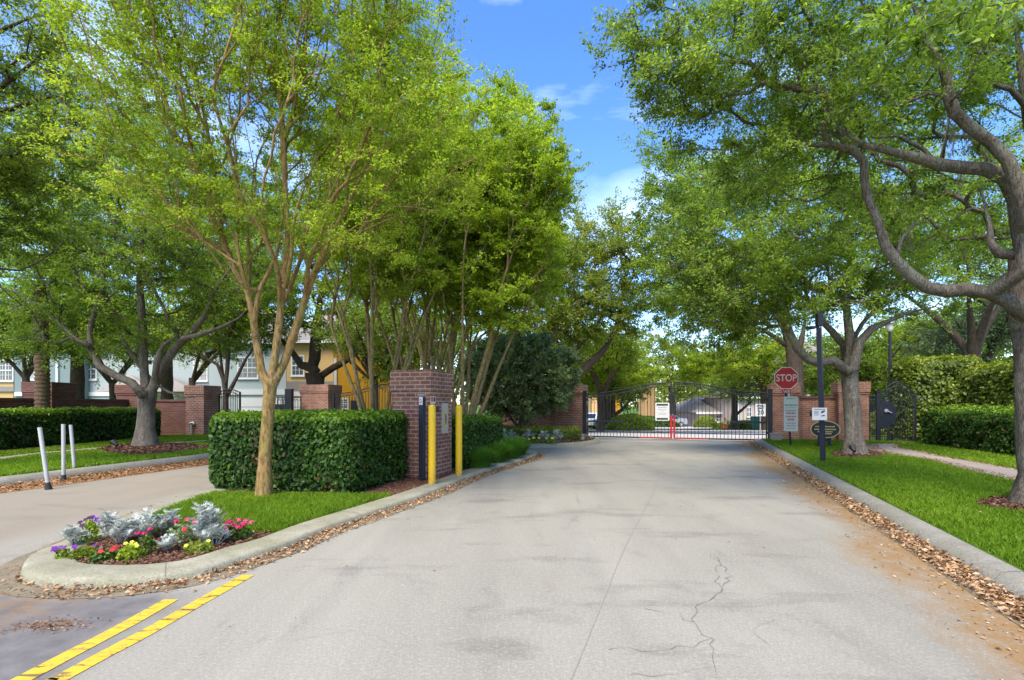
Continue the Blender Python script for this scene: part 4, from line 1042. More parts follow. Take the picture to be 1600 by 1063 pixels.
b=G(299,680.5,.12); t=empty('pipe_stub',b); tag(t,'grey standing water pipe with tap at the foot of the left brick pillar','water pipe'); m=MB(); m.tube([b,(b[0],b[1],.62)],.035,10); m.build('pipe',M['metal'],t,loc=b); m=MB(); m.tube([(b[0]-.06,b[1],.62),(b[0]+.09,b[1]-.02,.66),(b[0]+.12,b[1]-.02,.58)],.05,8); m.build('tap',M['metal'],t,loc=b)
# cone
Yq=45.0; c=P(1133,640,Yq); g=(c[0],c[1],gz(Yq)+.01); t=empty('traffic_cone',g); tag(t,'orange traffic cone with white collar seen through the right gate leaf','traffic cone')
g=(g[0],g[1],gz(Yq)-.0); 
m=MB(); m.box((g[0],g[1],g[2]+.04),(.5,.5,.05),.3); m.build('base',M['orange'],t,loc=g)
m=MB(); m.tube([(g[0],g[1],g[2]+.05),(g[0],g[1],g[2]+.42)],[.2,.14],16); m.build('lower_cone',M['orange'],t,loc=g)
m=MB(); m.tube([(g[0],g[1],g[2]+.42),(g[0],g[1],g[2]+.72)],[.142,.09],16); m.build('collar',M['sign_white'],t,loc=g)
m=MB(); m.tube([(g[0],g[1],g[2]+.72),(g[0],g[1],g[2]+.95)],[.088,.05],16); m.build('tip',M['orange'],t,loc=g)
# wheelie bin
Yq=42; c=P(1182,640,Yq); g=(c[0],c[1],gz(Yq)); t=empty('wheeled_bin',g); tag(t,'teal wheeled bin seen low through the right gate leaf','bin'); m=MB(); m.box((g[0],g[1],g[2]+.5),(.55,.6,.95),0,taper=1.12); m.build('body',M['binteal'],t,bevel=.03,loc=g); m=MB(); m.box((g[0],g[1],g[2]+1.01),(.7,.75,.07),0); m.build('lid',M['binteal'],t,bevel=.02,loc=g)
for s_ in (-.25,.25):
    m=MB(); m.tube([(g[0]+s_-.03,g[1]+.3,g[2]+.1),(g[0]+s_+.03,g[1]+.3,g[2]+.1)],.1,12); m.build('wheel',M['rubber'],t,loc=g)
# ------------------------------------------------------------------ houses
def window(parent,o,c,w,h,az,cols=2,rowsn=4,pane='glass',arch=False):
    """c: window centre on the wall plane"""
    m=MB(); m.plate([(-w/2-.11,-h/2-.11),(w/2+.11,-h/2-.11),(w/2+.11,h/2+.11),(-w/2-.11,h/2+.11)],onf(c,0,0,az,.0),az,.05)
    fr=m.build('window',M['white_trim'],parent,loc=o)
    m=MB(); m.plate([(-w/2,-h/2),(w/2,-h/2),(w/2,h/2),(-w/2,h/2)],onf(c,0,0,az,.051),az,.006); m.build('pane',M[pane],fr,loc=o)
    m=MB()
    for i in range(1,cols):
        x=-w/2+w*i/cols; wd=.035 if not(cols%2==0 and i==cols//2) else .07; m.plate([(x-wd/2,-h/2),(x+wd/2,-h/2),(x+wd/2,h/2),(x-wd/2,h/2)],onf(c,0,0,az,.058),az,.02)
    for i in range(1,rowsn):
        y=-h/2+h*i/rowsn; wd=.03 if i!=rowsn//2 else .09; m.plate([(-w/2,y-wd/2),(w/2,y-wd/2),(w/2,y+wd/2),(-w/2,y+wd/2)],onf(c,0,0,az,.079),az,.012)
    m.build('glazing_bars',M['white_trim'],fr,loc=o)
    m=MB(); m.plate([(-w/2-.15,-.04),(w/2+.15,-.04),(w/2+.15,.04),(-w/2-.15,.04)],onf(c,0,-h/2-.13,az,.0),az,.12); m.build('sill',M['white_trim'],fr,loc=o)
def house(label,px0,px1,Y,mat,eave_z,wins=(),depth=9,roofh=2.6,z0=-.9,extra=None,gable=False,band=None,garages=(),name='townhouse'):
    a=P(px0,HZ,Y); b=P(px1,HZ,Y); w=b[0]-a[0]; cx_=(a[0]+b[0])/2; o=(cx_,Y,z0); t=empty(name,o); tag(t,label,'house')
    m=MB(); m.box((cx_,Y+depth/2,(z0+eave_z)/2),(w,depth,eave_z-z0)); m.build('wall',M[mat],t,loc=o)
    e=.45; x0,x1,y0,y1=cx_-w/2-e,cx_+w/2+e,Y-e,Y+depth+e; zt=eave_z+roofh
    m=MB()
    if gable:
        m.add([(x0,y0,eave_z),(x1,y0,eave_z),(x1,y1,eave_z),(x0,y1,eave_z),(cx_,y0,zt),(cx_,y1,zt)],[(0,3,2,1),(0,4,5,3),(1,2,5,4)])
        m.build('roof',M['shingle'],t,loc=o)
        m=MB(); m.add([(x0+.4,Y-.02,eave_z),(x1-.4,Y-.02,eave_z),(cx_,Y-.02,zt-.25),(x0+.4,Y+.2,eave_z),(x1-.4,Y+.2,eave_z),(cx_,Y+.2,zt-.25)],[(0,1,2),(3,5,4),(0,3,4,1),(1,4,5,2),(2,5,3,0)]); m.build('gable',M[mat],t,loc=o)
        for sx in (x0,x1):
            m=MB(); m.tube([(sx,y0-.03,eave_z-.05),(cx_,y0-.03,zt-.03)],.14,4,smooth=False); m.build('bargeboard',M['white_trim'],t,loc=o)
    else:
        i=min(w,depth)*.45
        m.add([(x0,y0,eave_z),(x1,y0,eave_z),(x1,y1,eave_z),(x0,y1,eave_z),(x0+i,(y0+y1)/2,zt),(x1-i,(y0+y1)/2,zt)],[(0,3,2,1),(0,1,5,4),(1,2,5),(2,3,4,5),(3,0,4)]); m.build('roof',M['shingle'],t,loc=o)
        m=MB(); m.box((cx_,y0-.03,eave_z-.06),(x1-x0,.06,.22)); m.build('fascia',M['white_trim'],t,loc=o)
    for (wx0,wx1,wy0,wy1,cols,rw,pane) in wins:
        p0=P(wx0,wy1,Y); p1=P(wx1,wy0,Y)
        window(t,o,((p0[0]+p1[0])/2,Y-.003,(p0[2]+p1[2])/2),p1[0]-p0[0]-.22,p1[2]-p0[2]-.22,-R(90),cols,rw,pane)
    if band:
        for (bx0,bx1,by0,by1,mt) in band:
            p0=P(bx0,by1,Y-.1); p1=P(bx1,by0,Y-.1); m=MB(); m.box(((p0[0]+p1[0])/2,Y-.06,(p0[2]+p1[2])/2),(p1[0]-p0[0],.12,p1[2]-p0[2])); m.build('trim_band',M[mt],t,loc=o)
    for (gx0,gx1,gy0) in garages:
        p0=P(gx0,HZ,Y-.1); p1=P(gx1,gy0,Y-.1); m=MB(); m.box(((p0[0]+p1[0])/2,Y-.05,(z0+p1[2])/2),(p1[0]-p0[0],.1,p1[2]-z0)); g_=m.build('garage_door',M['garage'],t,loc=o)
        for k in range(1,4):
            m=MB(); z=z0+(p1[2]-z0)*k/4; m.box(((p0[0]+p1[0])/2,Y-.106,z),(p1[0]-p0[0]-.1,.012,.04)); m.build('panel_groove',M['sign_grey'],g_,loc=o)
    return t,o
YH=40
t,o=house('cream yellow townhouse at the left edge with a twin window',-90,21,YH,'sid_yel',6.2,[(-1,22,562,596,4,4,'glass'),(-60,-30,562,596,4,4,'glass')],gable=False,roofh=3.2,band=[(-90,22,604,612,'shingle')])
t,o=house('teal townhouse with a tall narrow window left of the palm',22.5,127,YH-.6,'sid_teal',5.9,[(36,56,554,594,2,4,'blind')],gable=True,roofh=3.4,band=[(22.5,127,613,619,'white_trim'),(87,90.5,563,613,'white_trim')])
t,o=house('pale teal townhouse behind the left wall with white sash windows and garages',127.6,447,YH+.2,'sid_pale',6.3,[(134,152,560,594,2,4,'glass'),(302,325,560,596,2,4,'blind'),(371,404,558,592,4,4,'glass')],roofh=3,
      band=[(355,445,609,617,'white_trim'),(127.6,355,613,619,'white_trim'),(263,266,560,620,'white_trim')],garages=[(372,440,622)])
m=MB(); 
for (x0,x1,px_t,py_t,py_b) in ((148,235,205,586,612),(238,306,262,588,612)):
    a=P(x0,py_b,YH-2.2);b=P(x1,py_b,YH-2.2);c=P(px_t,py_t,YH-.2); m.add([a,b,c,(a[0],YH+.1,a[2]),(b[0],YH+.1,b[2])],[(0,1,2),(0,2,3),(1,4,2),(0,3,4,1)])
m.build('porch_roof',M['shingle'],t,loc=o)
t,o=house('cream yellow townhouse behind the gate operator box',447.6,521,YH-.3,'sid_yel',6.3,[(455,476,555,588,3,4,'glass')],roofh=3,band=[(447.6,521,596,612,'shingle'),(447.6,521,612,619,'white_trim')],garages=[(449,470,622)])
t,o=house('golden orange house behind the arched entry gate',521.6,622,YH-3,'sid_org',6.0,[(531,545,622,640,2,4,'glass')],roofh=3,band=[(521.6,526,560,650,'white_trim'),(548,561,626,650,'navy')])
Yh=62
house('peach house wall glimpsed left through the driveway gate',925,938,Yh,'sid_tan',4.2,depth=3,roofh=2.4,z0=-1.6,name='house')
house('orange house glimpsed behind the hedge through the left gate leaf',962,970,Yh,'sid_org',3.6,depth=3,roofh=2.0,z0=-1.6,name='house')
house('peach house glimpsed left of the white gate notice',1004,1024,Yh+3,'sid_tan',4.6,depth=2,roofh=1.6,z0=-1.6,name='house')
t,o=house('beige house with a low grey roof seen through the right gate leaf',1092,1168,Yh-4,'sid_pink',.5,[(1100,1108,648,660,2,2,'glass'),(1118,1128,648,660,2,2,'glass')],roofh=1.9,z0=-1.6,name='house',depth=14)
house('beige house with white column behind the speed limit sign',1150,1196,Yh-8,'sid_pink',2.2,[(1166,1174,636,652,2,2,'glass')],roofh=2.0,z0=-1.6,name='house',band=[(1150,1156,606,668,'white_trim')])
house('peach house seen above the low orange brick wall',1262,1330,55,'sid_tan',6.2,[(1299,1311,602,624,2,4,'glass')],roofh=2.4,z0=-1.6,name='house',band=[(1262,1276,570,640,'white_trim')])
house('beige house glimpsed behind the pedestrian gate',1385,1432,48,'sid_pink',1.9,[(1400,1410,640,655,2,2,'glass')],roofh=1.5,z0=-1.2,name='house')

# ------------------------------------------------------------------ cars
def car(label,c,rz,paint):
    t=empty('parked_car',c,rz); tag(t,label,'car',None)
    prof=[(-2.25,.35),(-2.28,.62),(-2.15,.86),(-1.3,.94),(-.65,1.36),(-.1,1.45),(.75,1.42),(1.45,1.04),(2.15,.98),(2.28,.7),(2.25,.35)]
    bm_=MB(); n=len(prof); rows_=[]
    for (yy,k) in ((-.86,.0),(-.80,1.0),(.80,1.0),(.86,.0)):
        rows_.append([(x*(1 if k else .99),yy*(1 if z<1 else .80) ,z if k or z<.9 else z-.05) for x,z in prof])
    V=[p for r_ in rows_ for p in r_]; Fc=[]
    for j in range(3):
        for i in range(n): Fc.append((j*n+i,j*n+(i+1)%n,(j+1)*n+(i+1)%n,(j+1)*n+i))
    bm_.add(V,Fc); bm_.add(rows_[0],[tuple(range(n))]); bm_.add(rows_[3],[tuple(range(n-1,-1,-1))]); bm_.build('body',paint,t,bevel=.03)
    for s in (-1,1):
        m=MB(); y=s*.71; m.add([(-1.15,s*.80,.97),(-.62,y,1.31),(-.12,y-s*.01,1.39),(.70,y-s*.01,1.36),(1.25,s*.80,1.02),(-1.15,s*.83,.97),(-.62,y+s*.04,1.31),(-.12,y+s*.03,1.39),(.70,y+s*.03,1.36),(1.25,s*.83,1.02)],[(0,1,2,3,4),(9,8,7,6,5)]+[(i,i+5,(i+1)%5+5,(i+1)%5) for i in range(5)]); m.build('side_window',M['carglass'],t)
    for (x0,z0_,x1,z1_) in ((-1.27,.97,-.68,1.36),(1.42,1.07,.80,1.42)):
        m=MB(); dx=.02*(1 if x0>0 else -1); m.add([(x0+dx,-.72,z0_),(x0+dx,.72,z0_),(x1+dx,.60,z1_),(x1+dx,-.60,z1_),(x0,-.72,z0_-.02),(x0,.72,z0_-.02),(x1,.60,z1_-.02),(x1,-.60,z1_-.02)],[(0,1,2,3),(7,6,5,4),(0,4,5,1),(1,5,6,2),(2,6,7,3),(3,7,4,0)]); m.build('windscreen',M['carglass'],t)
    for x in (-1.4,1.4):
        for y in (-.78,.78):
            m=MB(); m.tube([(x,y-.11,.32),(x,y+.11,.32)],.32,18); wh=m.build('wheel',M['rubber'],t); m=MB(); m.tube([(x,y-.12,.32),(x,y+.12,.32)],.19,12); m.build('rim',M['metal'],wh)
    for y in (-.62,.62):
        m=MB(); m.box((-2.24,y,.70),(.08,.34,.15)); m.build('headlight',M['lamp_lens'],t); m=MB(); m.box((2.25,y,.78),(.06,.3,.14)); m.build('tail_light',M['sign_red'],t)
    return t
def cpos(px,Y): return ((px-CX)*Y/F,Y,gz(Y)+.0)
car('silver car parked beyond the driveway gate, below the white notice',cpos(1040,58),R(8),M['carpaint_s'])
car('dark car parked beyond the driveway gate, right of the red centre bars',cpos(1071,66),R(70),M['carpaint_d'])
car('white car parked far left beyond the driveway gate',cpos(926,48),R(60),M['carpaint_w'])

# ------------------------------------------------------------------ hedges and small plants
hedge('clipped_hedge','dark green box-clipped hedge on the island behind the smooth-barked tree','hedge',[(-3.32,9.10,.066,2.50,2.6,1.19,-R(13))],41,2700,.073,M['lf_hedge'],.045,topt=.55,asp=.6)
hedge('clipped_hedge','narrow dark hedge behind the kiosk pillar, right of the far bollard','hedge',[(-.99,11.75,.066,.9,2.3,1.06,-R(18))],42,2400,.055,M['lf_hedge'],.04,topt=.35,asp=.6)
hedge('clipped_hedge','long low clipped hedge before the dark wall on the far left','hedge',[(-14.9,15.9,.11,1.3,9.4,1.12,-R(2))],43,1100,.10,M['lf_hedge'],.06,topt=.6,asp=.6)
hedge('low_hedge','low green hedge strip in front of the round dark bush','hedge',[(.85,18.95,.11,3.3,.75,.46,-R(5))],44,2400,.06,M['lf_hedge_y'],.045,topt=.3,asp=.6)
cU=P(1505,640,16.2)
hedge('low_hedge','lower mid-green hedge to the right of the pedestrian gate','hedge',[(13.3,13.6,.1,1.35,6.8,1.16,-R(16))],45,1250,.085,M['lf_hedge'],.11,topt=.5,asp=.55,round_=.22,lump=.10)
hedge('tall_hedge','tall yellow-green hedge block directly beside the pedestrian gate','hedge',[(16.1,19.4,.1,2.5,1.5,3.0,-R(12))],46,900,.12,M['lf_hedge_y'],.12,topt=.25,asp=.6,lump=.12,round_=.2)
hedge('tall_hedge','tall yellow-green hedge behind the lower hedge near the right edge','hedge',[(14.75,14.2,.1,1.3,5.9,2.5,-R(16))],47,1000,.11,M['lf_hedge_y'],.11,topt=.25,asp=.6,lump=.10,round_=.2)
def ball_bush(name,label,c,r,seed,n,leaf,mat,cat='bush',asp=.6):
    rng=np.random.default_rng(seed); t=empty(name,c); tag(t,label,cat)
    d=rand_dirs(rng,n); d[:,2]=np.abs(d[:,2])*1.2-.2; d=unit(d); k=1+.10*np.sin(d[:,0]*5+seed)*np.sin(d[:,1]*4+1)*np.cos(d[:,2]*5)
    C=np.array(c)+d*np.array(r)*(k*rng.uniform(.72,1.04,n)**.5)[:,None]; C[:,2]=np.maximum(C[:,2]+r[2]*.2,c[2]+.02)
    N=unit(d+rng.normal(size=(n,3))*.5); D=rng.normal(size=(n,3)); s=leaf*rng.uniform(.6,1.3,n); V,Fc=leaves_np(C,D,N,s,s*asp)
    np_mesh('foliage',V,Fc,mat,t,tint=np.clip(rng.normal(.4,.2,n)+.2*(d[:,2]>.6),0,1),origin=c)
    m=MB(); m.tube([(c[0],c[1],c[2]-.05),(c[0],c[1],c[2]+r[2]*.7)],[.05,.02],6); m.build('stem',M['bark_far'],t,loc=c)
    for a in np.linspace(0,5,5):
        pass
    return t
for (px,Y,r_,lab,mt,sd) in ((985,36,(1.6,1.2,.95),'rounded light green shrub seen through the left gate leaf','lf_bright',51),(955,52,(2.4,1.4,.9),'dark green clipped shrub beyond the light green one','lf_hedge',52),(1015,54,(3.0,1.4,1.0),'dark green hedge-like shrub beyond the gate near the peach house','lf_hedge',53),
    (1142,50,(1.3,1.0,.6),'brownish low shrub beyond the cone','lf_brown',54),(1165,46,(1.5,1.0,.6),'ochre low shrub left of the teal bin','lf_brown',55),(1102,52,(1.1,.9,1.0),'small leafy shrub before the beige house','lf_brown',56),
    (1402,27,(1.6,1,1.0),'dark shrub beyond the pedestrian gate','lf_hedge',57),(1372,26,(1.0,1,.9),'green shrub beyond the narrow fence panel','lf_hedge_y',58)):
    p=cpos(px,Y); ball_bush('shrub',lab,(p[0],p[1],p[2]),r_,sd,7000,.16,M[mt])

def silver_plant(label,c,r,h,seed,nst=26,name='silver_leaf_plant',group='silver-leaved plants in the flower bed',L=.10):
    rng=np.random.default_rng(seed); t=empty(name,c); tag(t,label,'plant',group)
    Cs=[];Ds=[];Ns=[];Ls=[];Ws=[]; stems_a=[];stems_b=[]
    for s in range(nst):
        a=rng.uniform(0,2*math.pi); q=rng.random()**.6; tip=np.array([math.cos(a)*r*q,math.sin(a)*r*q,h*(1-.55*q*q)*rng.uniform(.7,1.08)])
        b0=np.array([math.cos(a)*r*q*.25,math.sin(a)*r*q*.25,0.0]); stems_a.append(b0); stems_b.append(tip)
        for k in range(9):  # fronds around the shoot tip
            f=rng.uniform(.45,1.0); base=b0+(tip-b0)*f; aa=rng.uniform(0,2*math.pi); up=rng.uniform(.35,1.7)
            d=np.array([math.cos(aa),math.sin(aa),up]); d/=np.linalg.norm(d); side=np.cross(d,[0,0,1]); side/=max(np.linalg.norm(side),1e-6); nn=np.cross(side,d)
            ln=L*rng.uniform(.6,1.2)
            for j in range(5):
                u=(j+1)/5; arch=-np.array([0,0,1])*ln*.35*u*u; p0=base+d*ln*u+arch
                for sg in (-1,1):
                    if j==4 and sg==1: continue
                    dd=d*(.7 if j<4 else 1)+side*sg*(.8 if j<4 else 0)+rng.normal(size=3)*.1
                    l_=ln*(.38 if j<4 else .35)*(1.1-.4*abs(u-.5)); Cs.append(p0+dd*l_*.45);Ds.append(dd);Ns.append(nn+rng.normal(size=3)*.15);Ls.append(l_);Ws.append(l_*.28)
            Cs.append(base+d*ln*.5-np.array([0,0,ln*.09]));Ds.append(d-np.array([0,0,.2]));Ns.append(nn);Ls.append(ln*1.1);Ws.append(ln*.13)
    C=np.array(Cs)+np.array(c); C[:,2]=np.maximum(C[:,2],c[2]+.01)
    V,Fc=leaves_np(C,np.array(Ds),unit(np.array(Ns)),np.array(Ls),np.array(Ws),.1)
    np_mesh('foliage',V,Fc,M['lf_silver'],t,tint=np.clip(rng.normal(.55,.2,len(C)),0,1),origin=c)
    V,Fc=twigs_np(np.array(stems_a)+np.array(c),np.array(stems_b)+np.array(c),.004,.0025); np_mesh('stems',V,Fc,M['lf_silver'],t,origin=c,tint=np.full(len(Fc),.4))
def blossom_plant(label,c,r,h,seed,leafmat,flowers,nfl,fs=.03,nleaf=260,name='flowering_plant',ls=.035,cluster=None):
    rng=np.random.default_rng(seed); t=empty(name,c); tag(t,label,'flowers',None)
    n=nleaf; d=rand_dirs(rng,n); d[:,2]=np.abs(d[:,2]); C=np.array(c)+d*np.array([r,r,h])*rng.uniform(.35,1,n)[:,None]**.6; N=rng.normal(size=(n,3)); N[:,2]+=1.2
    s=ls*rng.uniform(.6,1.3,n); V,Fc=leaves_np(C,rng.normal(size=(n,3)),unit(N),s,s*.65); np_mesh('foliage',V,Fc,M[leafmat],t,tint=np.clip(rng.normal(.5,.2,n),0,1),origin=c)
    for k in range(nfl):
        mt=flowers[k%len(flowers)]; a=rng.uniform(0,2*math.pi); q=rng.random()**.5
        b=np.array(c)+np.array([math.cos(a)*r*q*1.0,math.sin(a)*r*q*1.0,h*(1.12-.35*q*q)])
        m_=cluster or 5; Cc=[];Dd=[];Nn=[]
        face=np.array([rng.normal()*.4,-.6,.75]); face/=np.linalg.norm(face)
        for j in range(m_):
            if cluster: dd=rand_dirs(rng,1)[0]; dd[2]=abs(dd[2]); Cc.append(b+dd*fs*.8); Dd.append(np.cross(dd,rng.normal(size=3))); Nn.append(dd)
            else:
                an=2*math.pi*j/m_; s1=np.cross(face,[1,0,.01]); s1/=np.linalg.norm(s1); s2=np.cross(face,s1); dd=s1*math.cos(an)+s2*math.sin(an); Cc.append(b+dd*fs*.5); Dd.append(dd); Nn.append(face)
        V,Fc=leaves_np(np.array(Cc),np.array(Dd),unit(np.array(Nn)+rng.normal(size=(m_,3))*.1),np.full(m_,fs*(.62 if cluster else 1.15)),np.full(m_,fs*(.5 if cluster else 1.0)),.1)
        np_mesh('blossom',V,Fc,M['fl_'+mt],t,tint=rng.random(m_),origin=c)
        st=MB(); st.tube([(c[0]+(b[0]-c[0])*.3,c[1]+(b[1]-c[1])*.3,c[2]),tuple(b)],.003,4); st.build('flower_stem',M['binteal'] if 0 else M['stem'],t,loc=c)
M['stem']=simple('green_stem',(.06,.12,.02),.6)
def GB(px,py): g=G(px,py,.075); return (g[0],g[1],.072)
silver_plant('tallest silver-leaved plant, at the right end of the flower bed',GB(322,848),.15,.37,61,24,L=.095)
silver_plant('silver-leaved plant low in front of the tallest one',GB(335,853),.13,.21,62,15,L=.085)
silver_plant('broad silver-leaved plant in the middle of the flower bed behind the pink blossom',GB(228,840),.18,.26,63,26,L=.085)
silver_plant('silver-leaved plant left of centre, its top standing above the yellow flowers',GB(190,848),.15,.21,64,20,L=.085)
silver_plant('silver-leaved plant at the back of the bed near the grass',GB(262,832),.13,.23,65,17,L=.085)
silver_plant('tall silver-leaved plant in the back row above the purple pansies',GB(165,835),.10,.25,66,14,L=.08)
silver_plant('leftmost silver-leaved plant by the bend of the kerb',GB(118,852),.10,.19,67,14,L=.075)
silver_plant('small silver-leaved plant at the front edge right of the yellow flowers',GB(262,862),.11,.13,68,11,L=.075)
blossom_plant('bright pink geranium cluster at the right end of the flower bed',GB(372,842),.15,.17,71,'lf_hedge',['pinkfl','magenta'],12,.034,420,cluster=26)
blossom_plant('deep magenta geranium in the middle of the flower bed',GB(228,866),.09,.20,72,'lf_hedge',['magenta'],3,.03,200,cluster=22)
blossom_plant('yellow pansies at the front of the flower bed',GB(205,873),.11,.13,73,'lf_bright',['yellowfl'],6,.018,260)
blossom_plant('purple pansies at the left tip of the flower bed',GB(97,872),.07,.10,74,'lf_bright',['purple'],5,.028,120)
blossom_plant('dark purple pansies in the back left of the flower bed',GB(140,846),.10,.22,75,'lf_bright',['darkpur','purple'],7,.026,280)
blossom_plant('small red flowers at the front left of the bed',GB(165,876),.12,.10,76,'lf_hedge',['redfl'],4,.022,320)
blossom_plant('dark leaved plant with red blooms between the silver plants',GB(285,848),.16,.20,77,'lf_bush',['redfl','magenta'],6,.026,360)
blossom_plant('lime green leafy plant low on the left of the bed',GB(130,870),.13,.09,78,'lf_hedge_y',['purple'],2,.025,360)
blossom_plant('olive green leafy plant in front of the dark-leaved plant',GB(310,862),.14,.10,79,'lf_brown',['yellowfl'],2,.02,300)
for k,(px,py) in enumerate([(748,690),(762,692),(785,692),(800,689),(826,690),(850,691),(872,691),(780,688)]):
    lab=['silver-leaved plant','white-leaved plant','pale silver plant','silver plant'][k%4]+[' nearest the bollards in the far bed',' second along in the far bed',' in the middle of the far bed, behind the ornamental grass',' standing highest in the far bed',' in front of the low hedge strip',' right of centre before the low hedge',' nearest the gate pillar in the far bed',' at the back of the far bed'][k]
    g=G(px,py,.12); silver_plant(lab,(g[0],min(g[1],18.35),.12),.22,.40,80+k,12,group='silver-leaved plants in the far bed',L=.14)
for k,(px,py) in enumerate([(812,692),(860,693),(838,692),(755,694)]):
    g=G(px,py,.12); blossom_plant(['lime green low plant in the far bed behind the ornamental grass','yellow-green low plant near the gate pillar','low green plant between two silver plants in the far bed','low green plant at the left of the far bed'][k],(g[0],min(g[1],18.2),.12),.25,.16,90+k,'lf_hedge_y',['yellowfl'],4,.05,260,ls=.06)
def grass_clump(label,c,r,h,seed,n=2600):
    rng=np.random.default_rng(seed); t=empty('ornamental_grass',c); tag(t,label,'ornamental grass','ornamental grass clumps at the end of the island')
    a=rng.uniform(0,2*math.pi,n); q=rng.random(n)**.5*r*.55; az=a+rng.normal(0,.6,n); L_=h*rng.uniform(.7,1.35,n); lean=rng.uniform(.15,1.0,n)
    B=np.array(c)+np.stack([np.cos(a)*q,np.sin(a)*q,np.zeros(n)],1); d=np.stack([np.cos(az),np.sin(az)],1); wv=np.stack([-np.sin(az),np.cos(az)],1)*.005
    def pt(s,w): 
        hx=(lean*L_*.8*s**1.6)[:,None]*d; hz=L_*(s-.35*lean*s*s*1.3)
        return np.stack([B[:,0]+hx[:,0]+w*wv[:,0],B[:,1]+hx[:,1]+w*wv[:,1],B[:,2]+hz],1)
    V=np.stack([pt(0,-1),pt(0,1),pt(.5,1),pt(.5,-1),pt(.8,.6),pt(.8,-.6),pt(1,0.05),pt(1,-.05)],1).reshape(-1,3)
    k=np.arange(n)[:,None,None]*8; Fc=(k+np.array([[[0,1,2,3],[3,2,4,5],[5,4,6,7]]])).reshape(-1,4)
    np_mesh('foliage',V,Fc,M['lf_lirio'],t,tint=np.clip(np.repeat(rng.normal(.5,.2,n),3),0,1),origin=c)
for k,(x,y,h_) in enumerate([(-.72,10.6,.42),(-.45,11.5,.48),(-.12,12.3,.50),(.08,13.1,.46),(-.55,12.4,.45),(-.25,13.6,.42)]):
    grass_clump(['ornamental grass clump nearest the right-hand bollard','ornamental grass clump second along the island kerb','fullest ornamental grass clump by the kerb','ornamental grass clump closest to the island end','ornamental grass clump behind the fullest one','ornamental grass clump at the far tip of the island'][k],(x*1.02,y*1.035,.07),.45,h_,100+k,3000)
# ------------------------------------------------------------------ trees
def LP(pts,Y=None):
    out=[]
    for p in pts:
        px,py,y,r_=p if len(p)==4 else (p[0],p[1],Y,p[2])
        out.append((*P(px,py,y),r_/math.sqrt(1+((px-CX)/F)**2)))
    return out
# foreground crape myrtle
Y0=7.37
tree('crape_myrtle','smooth orange-barked crape myrtle with bright green leaves in front of the clipped hedge','tree',
 [LP([(412,779,.115),(414,720,.100),(419,650,.092),(422,605,.105),(425,592,.10)],Y0),
  LP([(424,604,.09),(408,580,.072),(400,530,.062),(392,475,.056),(386,455,.046),(366,420,.034),(352,385,.028),(340,320,.022),(330,240,.016),(310,130,.01)],Y0),
  LP([(424,602,.075),(431,550,.062),(438,490,.056),(442,440,.048),(450,390,.038),(446,300,.024),(440,180,.016),(430,60,.01)],Y0-.05),
  LP([(430,604,.085),(444,568,.070),(460,520,.062),(476,470,.058),(492,425,.05),(514,375,.04),(548,310,.028),(590,220,.018),(640,120,.01)],Y0+.05),
  LP([(398,500,.042),(404,455,.038),(420,425,.032),(432,398,.028),(440,330,.02),(425,240,.012)],Y0-.15),
  LP([(446,450,.035),(455,400,.03),(462,330,.024),(500,240,.015)],Y0-.3),
  LP([(384,450,.03),(370,380,.026),(372,300,.02),(360,180,.01)],Y0-.3),
  LP([(500,415,.03),(520,350,.026),(530,270,.02),(540,150,.01)],Y0-.1),
  LP([(440,480,.036),(455,445,.032),(470,405,.03),(478,340,.022),(490,240,.012)],Y0+.2),
  LP([(490,425,.032),(520,392,.026),(560,364,.02),(610,342,.014),(660,320,.008)],Y0+.1),
  LP([(388,465,.034),(390,410,.03),(386,360,.026),(400,290,.018),(380,180,.01)],Y0+.3),
  LP([(366,420,.026),(345,395,.02),(310,372,.014),(260,350,.010),(200,330,.006)],Y0-.3)],
 [PB(430,110,7.4,290,230,2.6),PB(640,250,7.2,120,130,1.6),PB(250,270,7.1,120,110,1.6),PB(420,-60,7.1,300,130,2.5),PB(590,60,7.2,125,150,1.8),PB(240,60,7,150,150,1.8),PB(400,340,7.2,110,60,1.6,.6),PB(560,370,7.0,110,40,1.2,.6)],
 201,1500,190000,.043,M['lf_crape'],M['bark_crape'],spread=.17,ntwig=9,alpha=.7,step=.28,tip=.0032,expo=2.0,fork_z=2.7,wob=.045,lift=.12,shell=.6,asp=.5,upn=1.6,flat=.35)
def vase(px,Y,n,seed,lean,hgt,r0=.06,base_spread=.12,cz=.065):
    rng=random.Random(seed); x0=(px-CX)*Y/F; L=[[(x0,Y,cz,.16),(x0,Y,cz+.35,.13),(x0,Y,cz+.55,.10)]]
    for k in range(n):
        a=2*math.pi*k/n+rng.uniform(-.3,.3); l_=lean*rng.uniform(.5,1.1); r_=r0*rng.uniform(.7,1.15); h_=hgt*rng.uniform(.85,1.1); pts=[]
        for t in (0,.12,.3,.55,.8,1):
            q=base_spread*min(1,t*6)+l_*t**1.25; pts.append((x0+math.cos(a)*q+rng.uniform(-.04,.04),Y+math.sin(a)*q+rng.uniform(-.04,.04),cz+.15+h_*t,r_*(1-.72*t)))
        L.append(pts)
    return L
